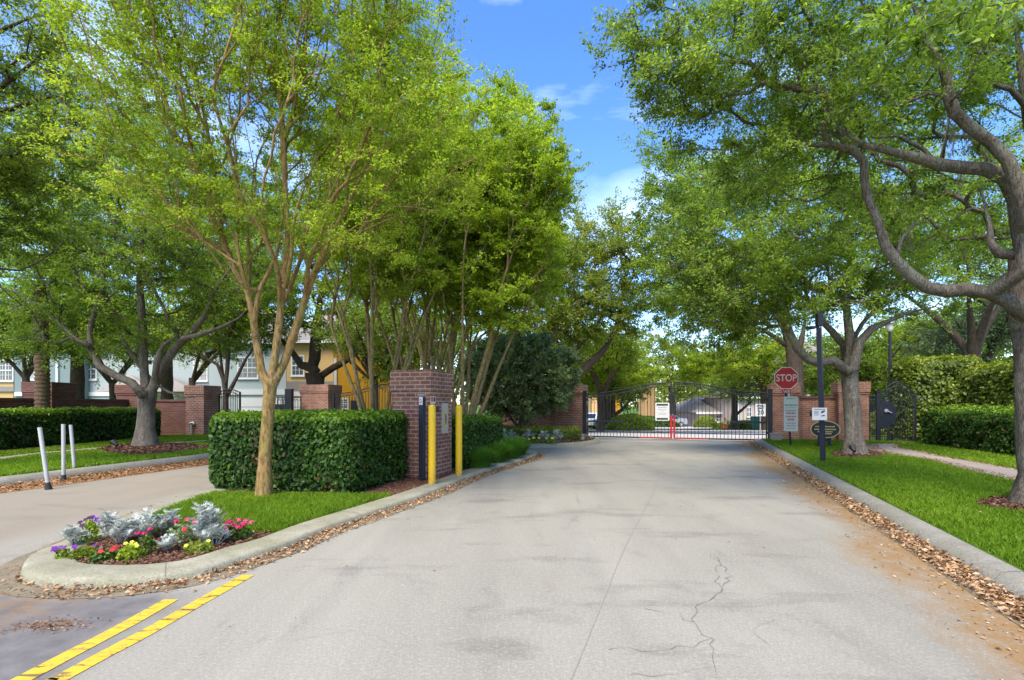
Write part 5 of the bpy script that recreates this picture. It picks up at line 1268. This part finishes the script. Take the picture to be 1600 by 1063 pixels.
for k,(px,Y,n,lean,h_,blobs,lab) in enumerate([
 (588,11.6,9,1.55,4.3,[PB(600,330,11.6,130,120,1.9),PB(590,250,11.6,140,110,1.9),PB(560,400,11.4,80,60,1.2,.5),PB(610,430,11.6,85,45,1.5,1.0)],'multi-stemmed crape myrtle rising just left of the brick kiosk'),
 (655,14.2,15,1.9,5.2,[PB(680,250,14.2,150,150,2.4),PB(690,340,14,150,90,2.2),PB(650,430,14,110,45,1.5,.8),PB(720,440,14,70,45,1.5,.7)],'dense many-stemmed crape myrtle behind the brick kiosk'),
 (722,12.6,9,1.5,4.4,[PB(770,300,12.6,110,130,1.9),PB(800,400,12.6,90,80,1.6),PB(830,300,12.6,70,70,1.3),PB(770,470,12.4,75,60,1.3,1.0),PB(700,450,12.0,70,35,1.0,.6)],'multi-stemmed crape myrtle behind the right bollard and the grass clumps'),
 (690,17.2,11,2.1,6.0,[PB(760,260,17.2,130,140,2.6),PB(820,330,17,80,110,2.0),PB(700,420,17,100,80,2.0,.8),PB(840,420,17,60,60,1.8)],'farthest crape myrtle of the island group, reaching over the round bush')]):
    tree('crape_myrtle',lab,'tree',vase(px,Y,n,210+k,lean,h_,r0=.056+.004*k),blobs,220+k,430,105000,.064+.008*k,M['lf_crape'],M['bark_crape_old'],spread=.26,ntwig=9,alpha=.8,step=.4,tip=.006,expo=2.1,fork_z=1.2,wob=.05,lift=.1,shell=.55,asp=.5,upn=1.5,flat=.4,group='crape myrtles on the island')
# round dark bush before the wall
g=(P(812,0,20.0)[0],20.0,.12)
tree('round_bush','large rounded dark glossy bush in front of the brick wall left of the driveway gate','bush',
 [[(*g,.09),(g[0],g[1],.5,.08),(g[0]+.05,g[1],.9,.06)]]+[[(g[0],g[1],.4,.05),(g[0]+.5*math.cos(a),g[1]+.5*math.sin(a),1.0,.035),(g[0]+1.2*math.cos(a),g[1]+1.2*math.sin(a),1.9,.02)] for a in (0,1.3,2.5,3.7,5)],
 [PB(812,588,20.0,90,62,2.0)],231,460,80000,.12,M['lf_bush'],M['bark_far'],spread=.26,ntwig=8,alpha=.4,step=.3,tip=.006,fork_z=.8,shell=.22,asp=.5,upn=1.0)
# left oak
b=G(228,697,.12); Yb=b[1]
tree('oak_tree','spreading grey-barked oak on the mulch bed before the left brick wall','tree',
 [LP([(228,698,.34),(228,670,.30),(229,640,.29),(230,612,.32)],Yb),
  LP([(222,618,.16),(206,598,.15),(182,588,.145),(155,572,.13),(142,545,.12),(140,520,.10),(150,480,.09),(163,440,.075),(158,400,.05),(140,350,.03)],Yb-.3),
  LP([(140,540,.09),(118,530,.09),(92,505,.085),(60,478,.07),(20,455,.05),(-40,440,.03)],Yb-.5),
  LP([(228,610,.17),(224,560,.15),(222,500,.14),(219,455,.12),(217,430,.08),(225,380,.05)],Yb+.2),
  LP([(236,612,.18),(254,575,.17),(272,545,.15),(300,520,.13),(322,490,.11),(335,455,.08),(360,420,.05)],Yb),
  LP([(286,530,.10),(310,524,.10),(345,512,.085),(372,498,.06),(400,470,.04)],Yb-.6),
  LP([(242,590,.11),(246,560,.11),(255,540,.10),(272,528,.09),(276,522,.05)],Yb-.4),
  LP([(240,600,.10),(210,560,.08),(190,530,.06),(180,500,.04)],Yb+.6),
  LP([(246,602,.05),(262,612,.05),(285,620,.045),(310,622,.03)],Yb-.2)],
 [PB(220,400,Yb,190,110,3.6),PB(80,420,Yb-.5,120,90,2.8),PB(330,400,Yb+.3,130,100,3),PB(200,290,Yb+.4,180,110,3.2),PB(60,520,Yb-.8,90,45,1.8,.8),PB(120,545,Yb+.5,60,25,1.6,.6),PB(290,520,Yb+.5,60,35,1.6,.6),PB(190,520,Yb+.8,90,50,1.8,.5)],
 241,460,100000,.095,M['lf_oak'],M['bark_oak'],spread=.42,ntwig=8,alpha=.25,step=.4,tip=.010,expo=2.2,fork_z=2.2,wob=.10,lift=.08,shell=.45,asp=.42,upn=.8)
# palm
b=(P(65,0,17.0)[0],17.0,.12); t=empty('palm_tree',b); tag(t,'palm trunk with ringed bark rising out of the far left hedge','palm'); m=MB(); pts=[];rd=[]
for k in range(120):
    z=.12+k*.045; pts.append((b[0]+.03*math.sin(z),b[1],z)); rd.append(.19+.03*math.exp(-z)+(.022 if k%3==0 else (-.01 if k%3==1 else 0)))
m.tube(pts,rd,18); m.build('trunk',M['bark_palm'],t,loc=b)
rng=np.random.default_rng(77); zt=5.5; Vs=[];Fs=[];off=0
for k in range(26):
    a=2*math.pi*k/26*2.4; el_=rng.uniform(-.3,1.2); L_=2.3; n=26
    s=np.linspace(.15,1,n); X=np.cos(a)*np.cos(el_)*L_*s; Yy=np.sin(a)*np.cos(el_)*L_*s; Z=zt+np.sin(el_)*L_*s-1.0*s**2.2*1.1
    for sg in (-1,1):
        C=np.stack([b[0]+X,b[1]+Yy,Z],1); D=np.stack([np.cos(a)*.5-sg*np.sin(a)*np.ones(n),np.sin(a)*.5+sg*np.cos(a)*np.ones(n),np.full(n,-.35)],1); D=unit(D)
        ll=.45*np.sin(np.pi*np.clip(s*.9+.08,0,1))+.08; V,Fc=leaves_np(C+D*ll[:,None]*.5,D,np.tile([[0,0,1.]],(n,1)),ll,np.full(n,.035)); Vs.append(V);Fs.append(Fc+off);off+=len(V)
np_mesh('fronds',np.concatenate(Vs),np.concatenate(Fs),M['lf_oak'],t,tint=np.full(off//4,.45),origin=b)
# oak beside the pedestrian path
b=G(1335,709,.12); Yb=b[1]
tree('oak_tree','oak with a straight mottled trunk standing between the oval sign and the pedestrian gate','tree',
 [LP([(1335,710,.30),(1334,680,.235),(1331,640,.225),(1328,600,.23),(1327,568,.25)],Yb),
  LP([(1322,580,.14),(1302,563,.14),(1280,568,.13),(1262,562,.12),(1246,545,.11),(1234,520,.10),(1226,490,.085),(1212,450,.07),(1195,410,.055),(1176,376,.035)],Yb-.2),
  LP([(1326,575,.13),(1318,540,.115),(1300,518,.10),(1282,500,.085),(1262,470,.06),(1255,420,.04)],Yb+.3),
  LP([(1328,570,.13),(1327,520,.12),(1322,470,.10),(1330,420,.07),(1325,350,.04)],Yb),
  LP([(1333,575,.15),(1343,535,.13),(1362,514,.12),(1388,502,.10),(1420,488,.08),(1460,480,.05)],Yb-.2),
  LP([(1330,535,.08),(1348,505,.07),(1380,470,.06),(1410,430,.04)],Yb+.4)],
 [PB(1200,400,Yb,150,100,3.0),PB(1330,370,Yb+.3,150,100,3),PB(1120,430,Yb+.2,100,80,2.2),PB(1250,470,Yb,120,60,2.2,.7),PB(1430,440,Yb,90,70,2.2),PB(1270,280,Yb+.5,150,80,2.6),PB(1110,500,Yb+.6,70,50,1.6,.7),PB(1080,330,Yb+.4,70,70,1.8,.9)],
 251,600,130000,.085,M['lf_oak'],M['bark_oak'],spread=.36,ntwig=8,alpha=.25,step=.35,tip=.008,fork_z=2.4,wob=.09,lift=.08,shell=.45,asp=.42,upn=.8)
# big near oak on the right
b=G(1618,790,.12); Yb=b[1]
tree('oak_tree','large rough-barked oak at the right edge reaching over the road with long crooked limbs','tree',
 [LP([(1628,792,.34),(1624,740,.29),(1618,650,.27),(1613,560,.26),(1608,490,.28),(1604,440,.26),(1598,400,.20)],Yb),
  LP([(1598,490,.13),(1575,470,.115),(1545,458,.11),(1510,452,.11),(1478,455,.105),(1450,450,.095),(1425,432,.085),(1400,408,.08),(1382,380,.072),(1372,345,.062),(1356,310,.055),(1350,280,.05),(1350,252,.04),(1330,232,.034),(1296,226,.024),(1240,228,.015)],Yb-.2),
  LP([(1605,420,.16),(1600,360,.15),(1590,310,.14),(1572,280,.115),(1540,264,.10),(1505,262,.092),(1470,258,.085),(1430,246,.075),(1390,236,.068),(1355,228,.06),(1325,212,.048),(1298,184,.035),(1270,150,.022)],Yb-.6),
  LP([(1602,345,.11),(1592,290,.095),(1574,250,.088),(1548,222,.084),(1515,198,.09),(1492,176,.085),(1482,150,.08),(1478,118,.07),(1465,90,.06),(1445,64,.05),(1432,20,.04),(1400,-60,.025)],Yb-.8),
  LP([(1608,400,.10),(1585,398,.09),(1562,396,.085),(1548,380,.075),(1546,350,.065),(1538,318,.05),(1530,285,.035)],Yb-.5),
  LP([(1604,380,.12),(1616,280,.09),(1606,170,.085),(1590,60,.06),(1580,-80,.04)],Yb+.2),
  LP([(1606,170,.05),(1580,140,.05),(1545,130,.045),(1515,136,.04),(1490,152,.025)],Yb),
  LP([(1470,258,.045),(1440,232,.042),(1400,212,.036),(1370,216,.028),(1345,210,.018)],Yb+.2),
  LP([(1395,402,.035),(1408,375,.034),(1428,350,.028),(1440,330,.018)],Yb-.2)],
 [PB(1180,90,Yb,160,90,2.0),PB(1060,60,Yb-.2,110,55,1.2,.9),PB(1290,160,Yb+.2,150,120,2.4),PB(1420,90,Yb+.9,150,110,2.0),PB(1540,120,Yb+.7,110,120,1.8),PB(1230,250,Yb+.4,110,60,1.5,.7),PB(1400,330,Yb+.5,110,70,1.5,.6),PB(1540,330,Yb+.8,90,90,1.5,.7),PB(1120,150,Yb+.2,90,55,1.4,.7),PB(1300,-20,Yb,250,70,2.2,.8),PB(1010,110,Yb-.3,60,40,.7,.35),PB(990,30,Yb-.4,90,35,.7,.4),PB(1060,120,Yb-.1,90,50,1.0,.7)],
 261,700,145000,.052,M['lf_oak'],M['bark_oak'],spread=.22,ntwig=8,alpha=.2,step=.25,tip=.0045,fork_z=2.6,wob=.10,lift=.05,shell=.5,asp=.42,upn=.6,droop=.15,sides=14)
# near leafy sprig of the big oak, hanging at the top right
b=P(1660,-60,3.9)
tree('oak_tree','near oak at the upper right, only its large overhanging leaves in view','tree',
 [[(7.4,3.0,.12,.2),(7.3,3.1,2.5,.17),(7.0,3.2,4.4,.12),(6.9,3.2,6.2,.05)],[(7.1,3.2,3.9,.08),(6.0,3.4,4.7,.06),(4.9,3.7,4.9,.04),(*P(1500,-40,3.9),.015)],[(5.0,3.7,4.88,.035),(*P(1620,10,3.9),.015)]],
 [((7.0,3.2,5.6),(1.6,1.6,1.1),.5),((5.4,3.6,5.3),(.9,.7,.5),.5),PB(1480,15,3.8,110,40,.5),PB(1590,60,3.9,40,50,.5),PB(1430,50,3.9,50,30,.4,.6)],262,120,9500,.075,M['lf_oak'],M['bark_oak'],spread=.16,ntwig=6,alpha=.3,step=.2,tip=.003,fork_z=4.0,asp=.36,upn=.8,droop=.35)
# dark oak overhanging at the upper left
tree('oak_tree','dark oak reaching in from the left edge with bare twisting boughs at the upper left','tree',
 [[(-14.2,10.2,.12,.35),(-14.2,10.2,3.0,.30),(-14.0,10.3,4.4,.24),(-14.3,10.4,6.0,.14),(-14.1,10.4,7.4,.05)],
  LP([(-260,330,10.3,.2),(-120,270,10.2,.15),(-40,190,10.0,.11),(20,170,10.,.08),(90,150,9.9,.06),(120,190,9.9,.05),(160,215,9.9,.03)]),
  LP([(-200,290,10.2,.15),(-100,120,10.0,.12),(-20,60,10,.09),(60,25,10,.06),(110,30,10,.03)]),
  LP([(-150,300,10.2,.10),(-60,330,10.,.07),(0,420,10,.05),(60,410,10,.04),(110,370,10,.025)]),
  LP([(-60,190,10.,.08),(10,130,10,.06),(60,90,10,.04),(80,40,10,.025)])],
 [PB(20,250,10,110,60,1.8),PB(-60,120,10,150,110,2.2),PB(60,60,10,110,70,1.6,.5),PB(120,190,9.9,80,50,1.2,.5),PB(-60,330,10,120,70,1.8),PB(-10,260,9.6,60,50,1.0)],
 271,360,66000,.07,M['lf_oak_dark'],M['bark_far'],spread=.3,ntwig=8,alpha=.2,step=.3,tip=.007,fork_z=3.0,wob=.12,lift=.04,shell=.5,asp=.42,upn=.6)
# trees beyond the walls
def bgtree(label,px,Y,seed,limbs,blobs,n,leaf,lm,name='oak_tree',bark='bark_far',ncl=220,r0=.3,fz=1.6,spread=.55,tip=.014,h0=3.0,group='trees beyond the gates'):
    x=(px-CX)*Y/F; z0=gz(Y)-.08
    L=[[(x,Y,z0,r0*1.15),(x+.05,Y,z0+h0*.5,r0),(x,Y,z0+h0,r0*.95)]]+[LP(l) for l in limbs]
    if not limbs:
        rr_=random.Random(seed)
        for k in range(5):
            a=rr_.uniform(0,6.28); L.append([(x,Y,z0+h0*.9,r0*.6),(x+math.cos(a)*1.0,Y+math.sin(a)*1.0,z0+h0+1.1,r0*.45),(x+math.cos(a)*2.4,Y+math.sin(a)*2.4,z0+h0+2.6,r0*.2)])
    tree(name,label,'tree',L,blobs,seed,ncl,n,leaf,M[lm],M[bark],spread=spread,ntwig=7,alpha=.25,step=.5,tip=tip,fork_z=fz+z0,wob=.1,lift=.08,shell=.45,asp=.5,upn=.8,group=group,sides=8)
bgtree('dark oak behind the clipped hedge and the brick pillar, with two low spreading boughs',492,28.5,301,
  [[(488,575,28.5,.3),(470,570,28.4,.22),(455,548,28.3,.18),(430,520,28.2,.12)],[(498,590,28.5,.22),(520,575,28.4,.2),(545,562,28.3,.16),(575,540,28.2,.1)],[(492,560,28.5,.34),(494,520,28.5,.3),(500,470,28.5,.2),(510,420,28.5,.1)],[(545,562,28.4,.1),(575,590,28,.09),(600,610,28,.06)]],
  [PB(490,430,28.5,110,90,4.5),PB(430,360,28.5,110,90,4.5),PB(540,500,28.2,90,45,3,.7),PB(585,590,28,35,25,1.2,.4)],42000,.15,'lf_oak',r0=.55,h0=3.4)
bgtree('small many-stemmed tree behind the left brick pillar',352,25.2,302,
  [[(352,600,25.2,.12),(340,570,25,.09),(322,560,25,.06),(300,540,25,.04)],[(352,610,25.2,.12),(356,560,25.2,.10),(355,500,25.2,.06)],[(354,620,25.2,.13),(370,590,25.3,.10),(385,560,25.3,.07),(400,540,25.3,.05)],[(350,605,25.2,.1),(345,560,25.2,.07),(338,500,25.2,.04)]],
  [PB(350,450,25.2,75,70,2.6),PB(320,520,25.2,50,30,1.6,.6),PB(400,470,25.2,50,60,2)],26000,.12,'lf_crape',name='multi_stemmed_tree',bark='bark_far',r0=.2,h0=1.3,fz=.8)
bgtree('leafy tree filling the view behind the palm trunk',120,27,303,[],[PB(120,400,27,130,110,4),PB(60,300,27,120,100,4),PB(180,500,27,70,40,2.2,.6)],34000,.15,'lf_oak',h0=4.5)
bgtree('tall leafy tree behind the left oak crown',260,30,304,[],[PB(260,330,30,150,130,5),PB(330,450,30,90,70,3),PB(200,200,30,130,90,4)],36000,.16,'lf_oak',h0=5)
bgtree('tree standing behind the crape myrtle group',620,30,305,[],[PB(600,380,30,130,130,5),PB(700,420,30,100,110,4),PB(640,520,30,110,50,3,.7)],34000,.17,'lf_oak',h0=4)
bgtree('olive oak with curved boughs behind the round bush',858,26.5,306,
  [[(862,630,26.5,.28),(880,605,26.5,.25),(915,575,26.4,.2),(945,545,26.3,.16),(965,510,26.3,.12),(990,485,26.2,.07)],[(868,600,26.5,.22),(885,565,26.5,.2),(905,540,26.5,.15),(930,520,26.4,.09)],[(862,600,26.5,.2),(868,540,26.6,.18),(860,480,26.6,.1)]],
  [PB(905,470,26.5,90,70,3.4),PB(870,400,26.5,80,75,3),PB(955,400,26.5,55,75,2.4,.8),PB(965,500,26.3,55,35,2,.7),PB(850,520,26.5,60,50,2.5)],70000,.14,'lf_brown',r0=.32,ncl=330,h0=2.2)
bgtree('bright yellow-green tree over the left gate leaf',948,39,307,[],[PB(945,575,39,75,42,4.5),PB(900,590,39,40,35,3),PB(1000,590,39,35,25,2.5,.7)],34000,.17,'lf_bright',r0=.24,h0=3.2)
bgtree('thick-trunked tree just inside the left gate leaf',938,34,308,[[(940,620,34,.2),(930,590,34,.16),(905,560,34,.1)],[(940,622,34,.18),(955,590,34,.14),(980,560,34,.08)]],[PB(935,545,34,70,35,3.5)],16000,.17,'lf_bright',r0=.23,h0=2.6)
bgtree('grey-trunked tree with low side bough beyond the left gate leaf',957,42,309,[[(958,650,42,.2),(972,640,42,.14),(985,625,42,.1)]],[PB(965,600,42,50,30,3)],9000,.2,'lf_oak',r0=.22,h0=3.4)
bgtree('tall oak behind the right gate pillar arching over the gate',1242,25,310,
  [[(1240,600,25,.26),(1236,560,25,.24),(1228,520,25,.18),(1208,470,25,.15),(1190,420,25,.11),(1172,370,25,.07)],[(1240,570,25,.2),(1255,520,25,.15),(1260,470,25,.1)],[(1234,545,25,.14),(1200,520,25,.12),(1150,500,24.8,.09),(1100,480,24.6,.05)]],
  [PB(1090,400,24.5,100,95,3.2),PB(1060,320,24.5,70,65,2.6,.9),PB(1150,300,25,120,70,3),PB(1060,470,24.5,65,55,2.4),PB(1180,480,25,110,60,3,.8),PB(1025,420,24.3,42,60,1.5,.9),PB(1040,250,24.5,50,50,1.6,.5)],90000,.12,'lf_oak',r0=.36,h0=4.2,ncl=440,spread=.5,tip=.011)
bgtree('tree with reddish forked boughs beyond the right gate leaf',1196,38,311,
  [[(1196,610,38,.3),(1178,580,38,.22),(1150,560,38,.15),(1120,540,38,.1)],[(1194,600,38,.3),(1170,600,38,.16),(1140,570,38,.1)],[(1196,600,38,.3),(1200,560,38,.2)]],
  [PB(1140,560,38,75,38,4),PB(1200,560,38,60,40,3.5),PB(1080,575,38,40,25,2.5,.7)],30000,.17,'lf_bright',r0=.38,h0=3)
bgtree('feathery pale tree far behind the middle of the gate',1050,60,312,[],[PB(1040,560,60,55,55,5),PB(1080,590,60,60,30,5)],22000,.24,'lf_brown',r0=.4,h0=4)
bgtree('bright green tree far beyond the centre of the gate',1075,75,313,[],[PB(1075,610,75,50,28,6),PB(1120,600,75,40,30,5)],20000,.3,'lf_bright',r0=.5,h0=4)
bgtree('tree far behind the silver car',1010,85,314,[],[PB(1005,620,85,50,25,6),PB(960,600,85,45,35,6)],16000,.34,'lf_oak',r0=.5,h0=5)
bgtree('thin tree with low branch beyond the right gate leaf',1147,44,315,[[(1148,650,44,.16),(1160,640,44,.12),(1180,622,44,.08)]],[PB(1150,600,44,45,25,3)],9000,.2,'lf_oak',r0=.26,h0=4)
bgtree('bright green tree behind the lamp post',1425,33,316,[],[PB(1420,545,33,60,60,3.5),PB(1470,520,33,60,45,3),PB(1385,580,33,40,40,2.5,.7)],30000,.17,'lf_bright',r0=.3,h0=4)
bgtree('grey-green magnolia behind the tall hedge',1535,27,317,[],[PB(1530,510,27,80,40,3),PB(1600,480,27,70,60,3),PB(1470,540,27,40,30,2,.7)],26000,.15,'lf_bush',name='magnolia_tree',r0=.25,h0=3.5)
bgtree('oak filling the gap behind the big right-hand limbs',1520,22.5,318,[],[PB(1500,390,22.5,120,80,3),PB(1600,330,22.5,100,110,3),PB(1420,330,22.5,100,90,3),PB(1560,250,23,120,80,3,.7)],44000,.11,'lf_bright',r0=.3,h0=4)
bgtree('dark leafy tree beyond the narrow fence panel',1360,31,319,[],[PB(1355,590,31,45,35,2.6),PB(1310,560,31,45,35,2.5,.7),PB(1290,620,31,25,20,1.5,.5)],20000,.16,'lf_oak',r0=.25,h0=3)
bgtree('tree behind the low orange brick wall',1275,36,320,[],[PB(1275,590,36,45,30,2.8)],12000,.18,'lf_oak',r0=.22,h0=3)
for k,(px,Y,w_) in enumerate([(-60,70,160),(80,75,150),(230,72,160),(390,74,150),(540,72,150),(700,70,150),(850,74,120),(960,100,110),(1130,100,110),(1260,72,120),(1390,70,130),(1520,66,140),(1660,64,150),(-230,60,160),(-420,56,160),(-620,52,160)]):
    labs=['far tree at the left edge above the yellow house roof','far tree above the teal house gable','far tree above the pale teal house','far tree rising over the garages','far tree over the golden house','far tree behind the crape myrtle stems','far tree behind the round bush','most distant tree left of the gate centre','most distant tree right of the gate centre','far tree behind the stop sign','far tree behind the pedestrian gate','far tree behind the tall hedge','far tree beyond the right edge hedge','far tree outside the left edge, nearest the yellow house','far tree well outside the left edge','outermost far tree on the left']
    hh=[150,120,140,130,120,130,100,46,46,80,90,100,110,120,120,130][k]
    bgtree(labs[k],px,Y,330+k,[],[PB(px,600-hh*.5,Y,w_*.55,hh*.5,6),PB(px+w_*.25,615-hh*.3,Y,w_*.35,hh*.3,5)],11000,.40,['lf_oak','lf_bright','lf_oak'][k%3],r0=.4,h0=4,ncl=110,spread=1.1,tip=.03)
for (px,Y,sd,lab,bl) in ((40,24,351,'low leafy tree in front of the yellow and teal houses at far left',[PB(20,500,24,90,50,2.5),PB(90,535,24,50,28,1.8),PB(0,530,24,60,30,1.8)]),
    (300,27,352,'low branching tree screening the pale teal house roof',[PB(290,500,27,100,55,2.8),PB(240,545,27,60,22,1.8,.7),PB(330,540,27,60,25,1.8,.7),PB(400,510,27,70,45,2.5)]),
    (585,26,353,'leafy tree screening the golden house behind the crape myrtle stems',[PB(575,520,26,80,50,2.5),PB(620,570,26,40,35,1.6,.8),PB(650,530,26,60,50,2)]),
    (175,28,354,'airy tree over the teal house gable',[PB(160,520,28,80,40,2.5),PB(120,480,28,80,50,2.5)])):
    bgtree(lab,px,Y,sd,[],bl,26000,.13,['lf_oak','lf_oak_dark'][sd%2],r0=.16,h0=3.0,ncl=240,spread=.45,tip=.010)
# hanging moss on the big oak
rng=np.random.default_rng(9); Cs=[];
for (px,py,Y,L_) in [(1470,262,7.1,.45),(1482,170,6.8,.5),(1486,200,6.8,.4),(1430,248,7.1,.3),(1390,240,7.1,.25),(1545,225,6.9,.3),(1500,265,7.1,.3),(1420,355,6.9,.3),(1330,214,7.1,.3),(1510,200,6.9,.35)]:
    n=90; p=np.array(P(px,py,Y)); t_=rng.random(n); Cs.append(p+np.stack([rng.normal(0,.04,n)*(1-.5*t_),rng.normal(0,.04,n),-t_*L_],1))
C=np.concatenate(Cs); n=len(C); D=rng.normal(size=(n,3))*.25; D[:,2]-=1
V,Fc=leaves_np(C,D,rand_dirs(rng,n),np.full(n,.11),np.full(n,.008)); big=[o for o in bpy.data.objects if o.get('label','').startswith('large rough-barked')][0]
np_mesh('hanging_moss',V,Fc,M['moss'],big,tint=rng.random(n),origin=tuple(big.location))

# ------------------------------------------------------------------ sky, sun, camera
world=bpy.data.worlds.new('World'); scene.world=world; world.use_nodes=True; nt=world.node_tree; nt.nodes.clear()
SUN_EL=R(56); SUN_AZ=R(205)   # azimuth clockwise from +Y: behind and to the left of the camera
sky=nt.nodes.new('ShaderNodeTexSky'); sky.sky_type='NISHITA'; sky.sun_disc=False; sky.sun_elevation=SUN_EL; sky.sun_rotation=SUN_AZ; sky.air_density=1.0; sky.dust_density=.6; sky.ozone_density=1.6
hs=nt.nodes.new('ShaderNodeHueSaturation'); hs.inputs['Hue'].default_value=.512; hs.inputs['Saturation'].default_value=1.30; hs.inputs['Value'].default_value=1.0; nt.links.new(sky.outputs[0],hs.inputs['Color'])
tc=nt.nodes.new('ShaderNodeTexCoord'); mp=nt.nodes.new('ShaderNodeMapping'); nt.links.new(tc.outputs['Generated'],mp.inputs[0]); mp.inputs['Scale'].default_value=(1.2,1.2,4.2); mp.inputs['Rotation'].default_value=(.1,.25,.2); mp.inputs['Location'].default_value=(.35,.1,.2)
nz=nt.nodes.new('ShaderNodeTexNoise'); nz.inputs['Scale'].default_value=2.0; nz.inputs['Detail'].default_value=7; nz.inputs['Roughness'].default_value=.52; nz.inputs['Distortion'].default_value=.3; nt.links.new(mp.outputs[0],nz.inputs['Vector'])
rp=nt.nodes.new('ShaderNodeValToRGB'); rp.color_ramp.elements[0].position=.53; rp.color_ramp.elements[0].color=(0,0,0,1); rp.color_ramp.elements[1].position=.74; rp.color_ramp.elements[1].color=(.5,.5,.5,1); nt.links.new(nz.outputs['Fac'],rp.inputs[0])
mx=nt.nodes.new('ShaderNodeMix'); mx.data_type='RGBA'; nt.links.new(rp.outputs[0],mx.inputs[0]); nt.links.new(hs.outputs[0],mx.inputs[6]); mx.inputs[7].default_value=(5.2,6.0,7.4,1)
bg=nt.nodes.new('ShaderNodeBackground'); bg.inputs['Strength'].default_value=.15; nt.links.new(mx.outputs[2],bg.inputs['Color'])
wo=nt.nodes.new('ShaderNodeOutputWorld'); nt.links.new(bg.outputs[0],wo.inputs[0])
sl=bpy.data.lights.new('sun','SUN'); sl.energy=2.8; sl.angle=R(30); sl.color=(1,.92,.79); so=bpy.data.objects.new('sun',sl); link(so)
dirv=Vector((math.sin(SUN_AZ)*math.cos(SUN_EL),math.cos(SUN_AZ)*math.cos(SUN_EL),math.sin(SUN_EL)))
so.rotation_euler=dirv.to_track_quat('Z','Y').to_euler(); so.location=(0,0,30)
cam=bpy.data.cameras.new('camera'); co=bpy.data.objects.new('camera',cam); link(co); co.location=(0,0,H); co.rotation_euler=(R(90),0,0)
cam.lens=18; cam.sensor_width=36; cam.sensor_fit='HORIZONTAL'; cam.shift_y=(HZ-531.5)/1600; cam.clip_start=.05; cam.clip_end=3000; scene.camera=co
scene.view_settings.view_transform='Standard'; scene.view_settings.look='None'; scene.view_settings.exposure=1.45; scene.view_settings.gamma=1
scene.render.engine='CYCLES'; cy=scene.cycles; cy.max_bounces=10; cy.diffuse_bounces=7; cy.glossy_bounces=2; cy.transmission_bounces=4; cy.transparent_max_bounces=4; cy.caustics_reflective=False; cy.caustics_refractive=False; cy.use_denoising=True
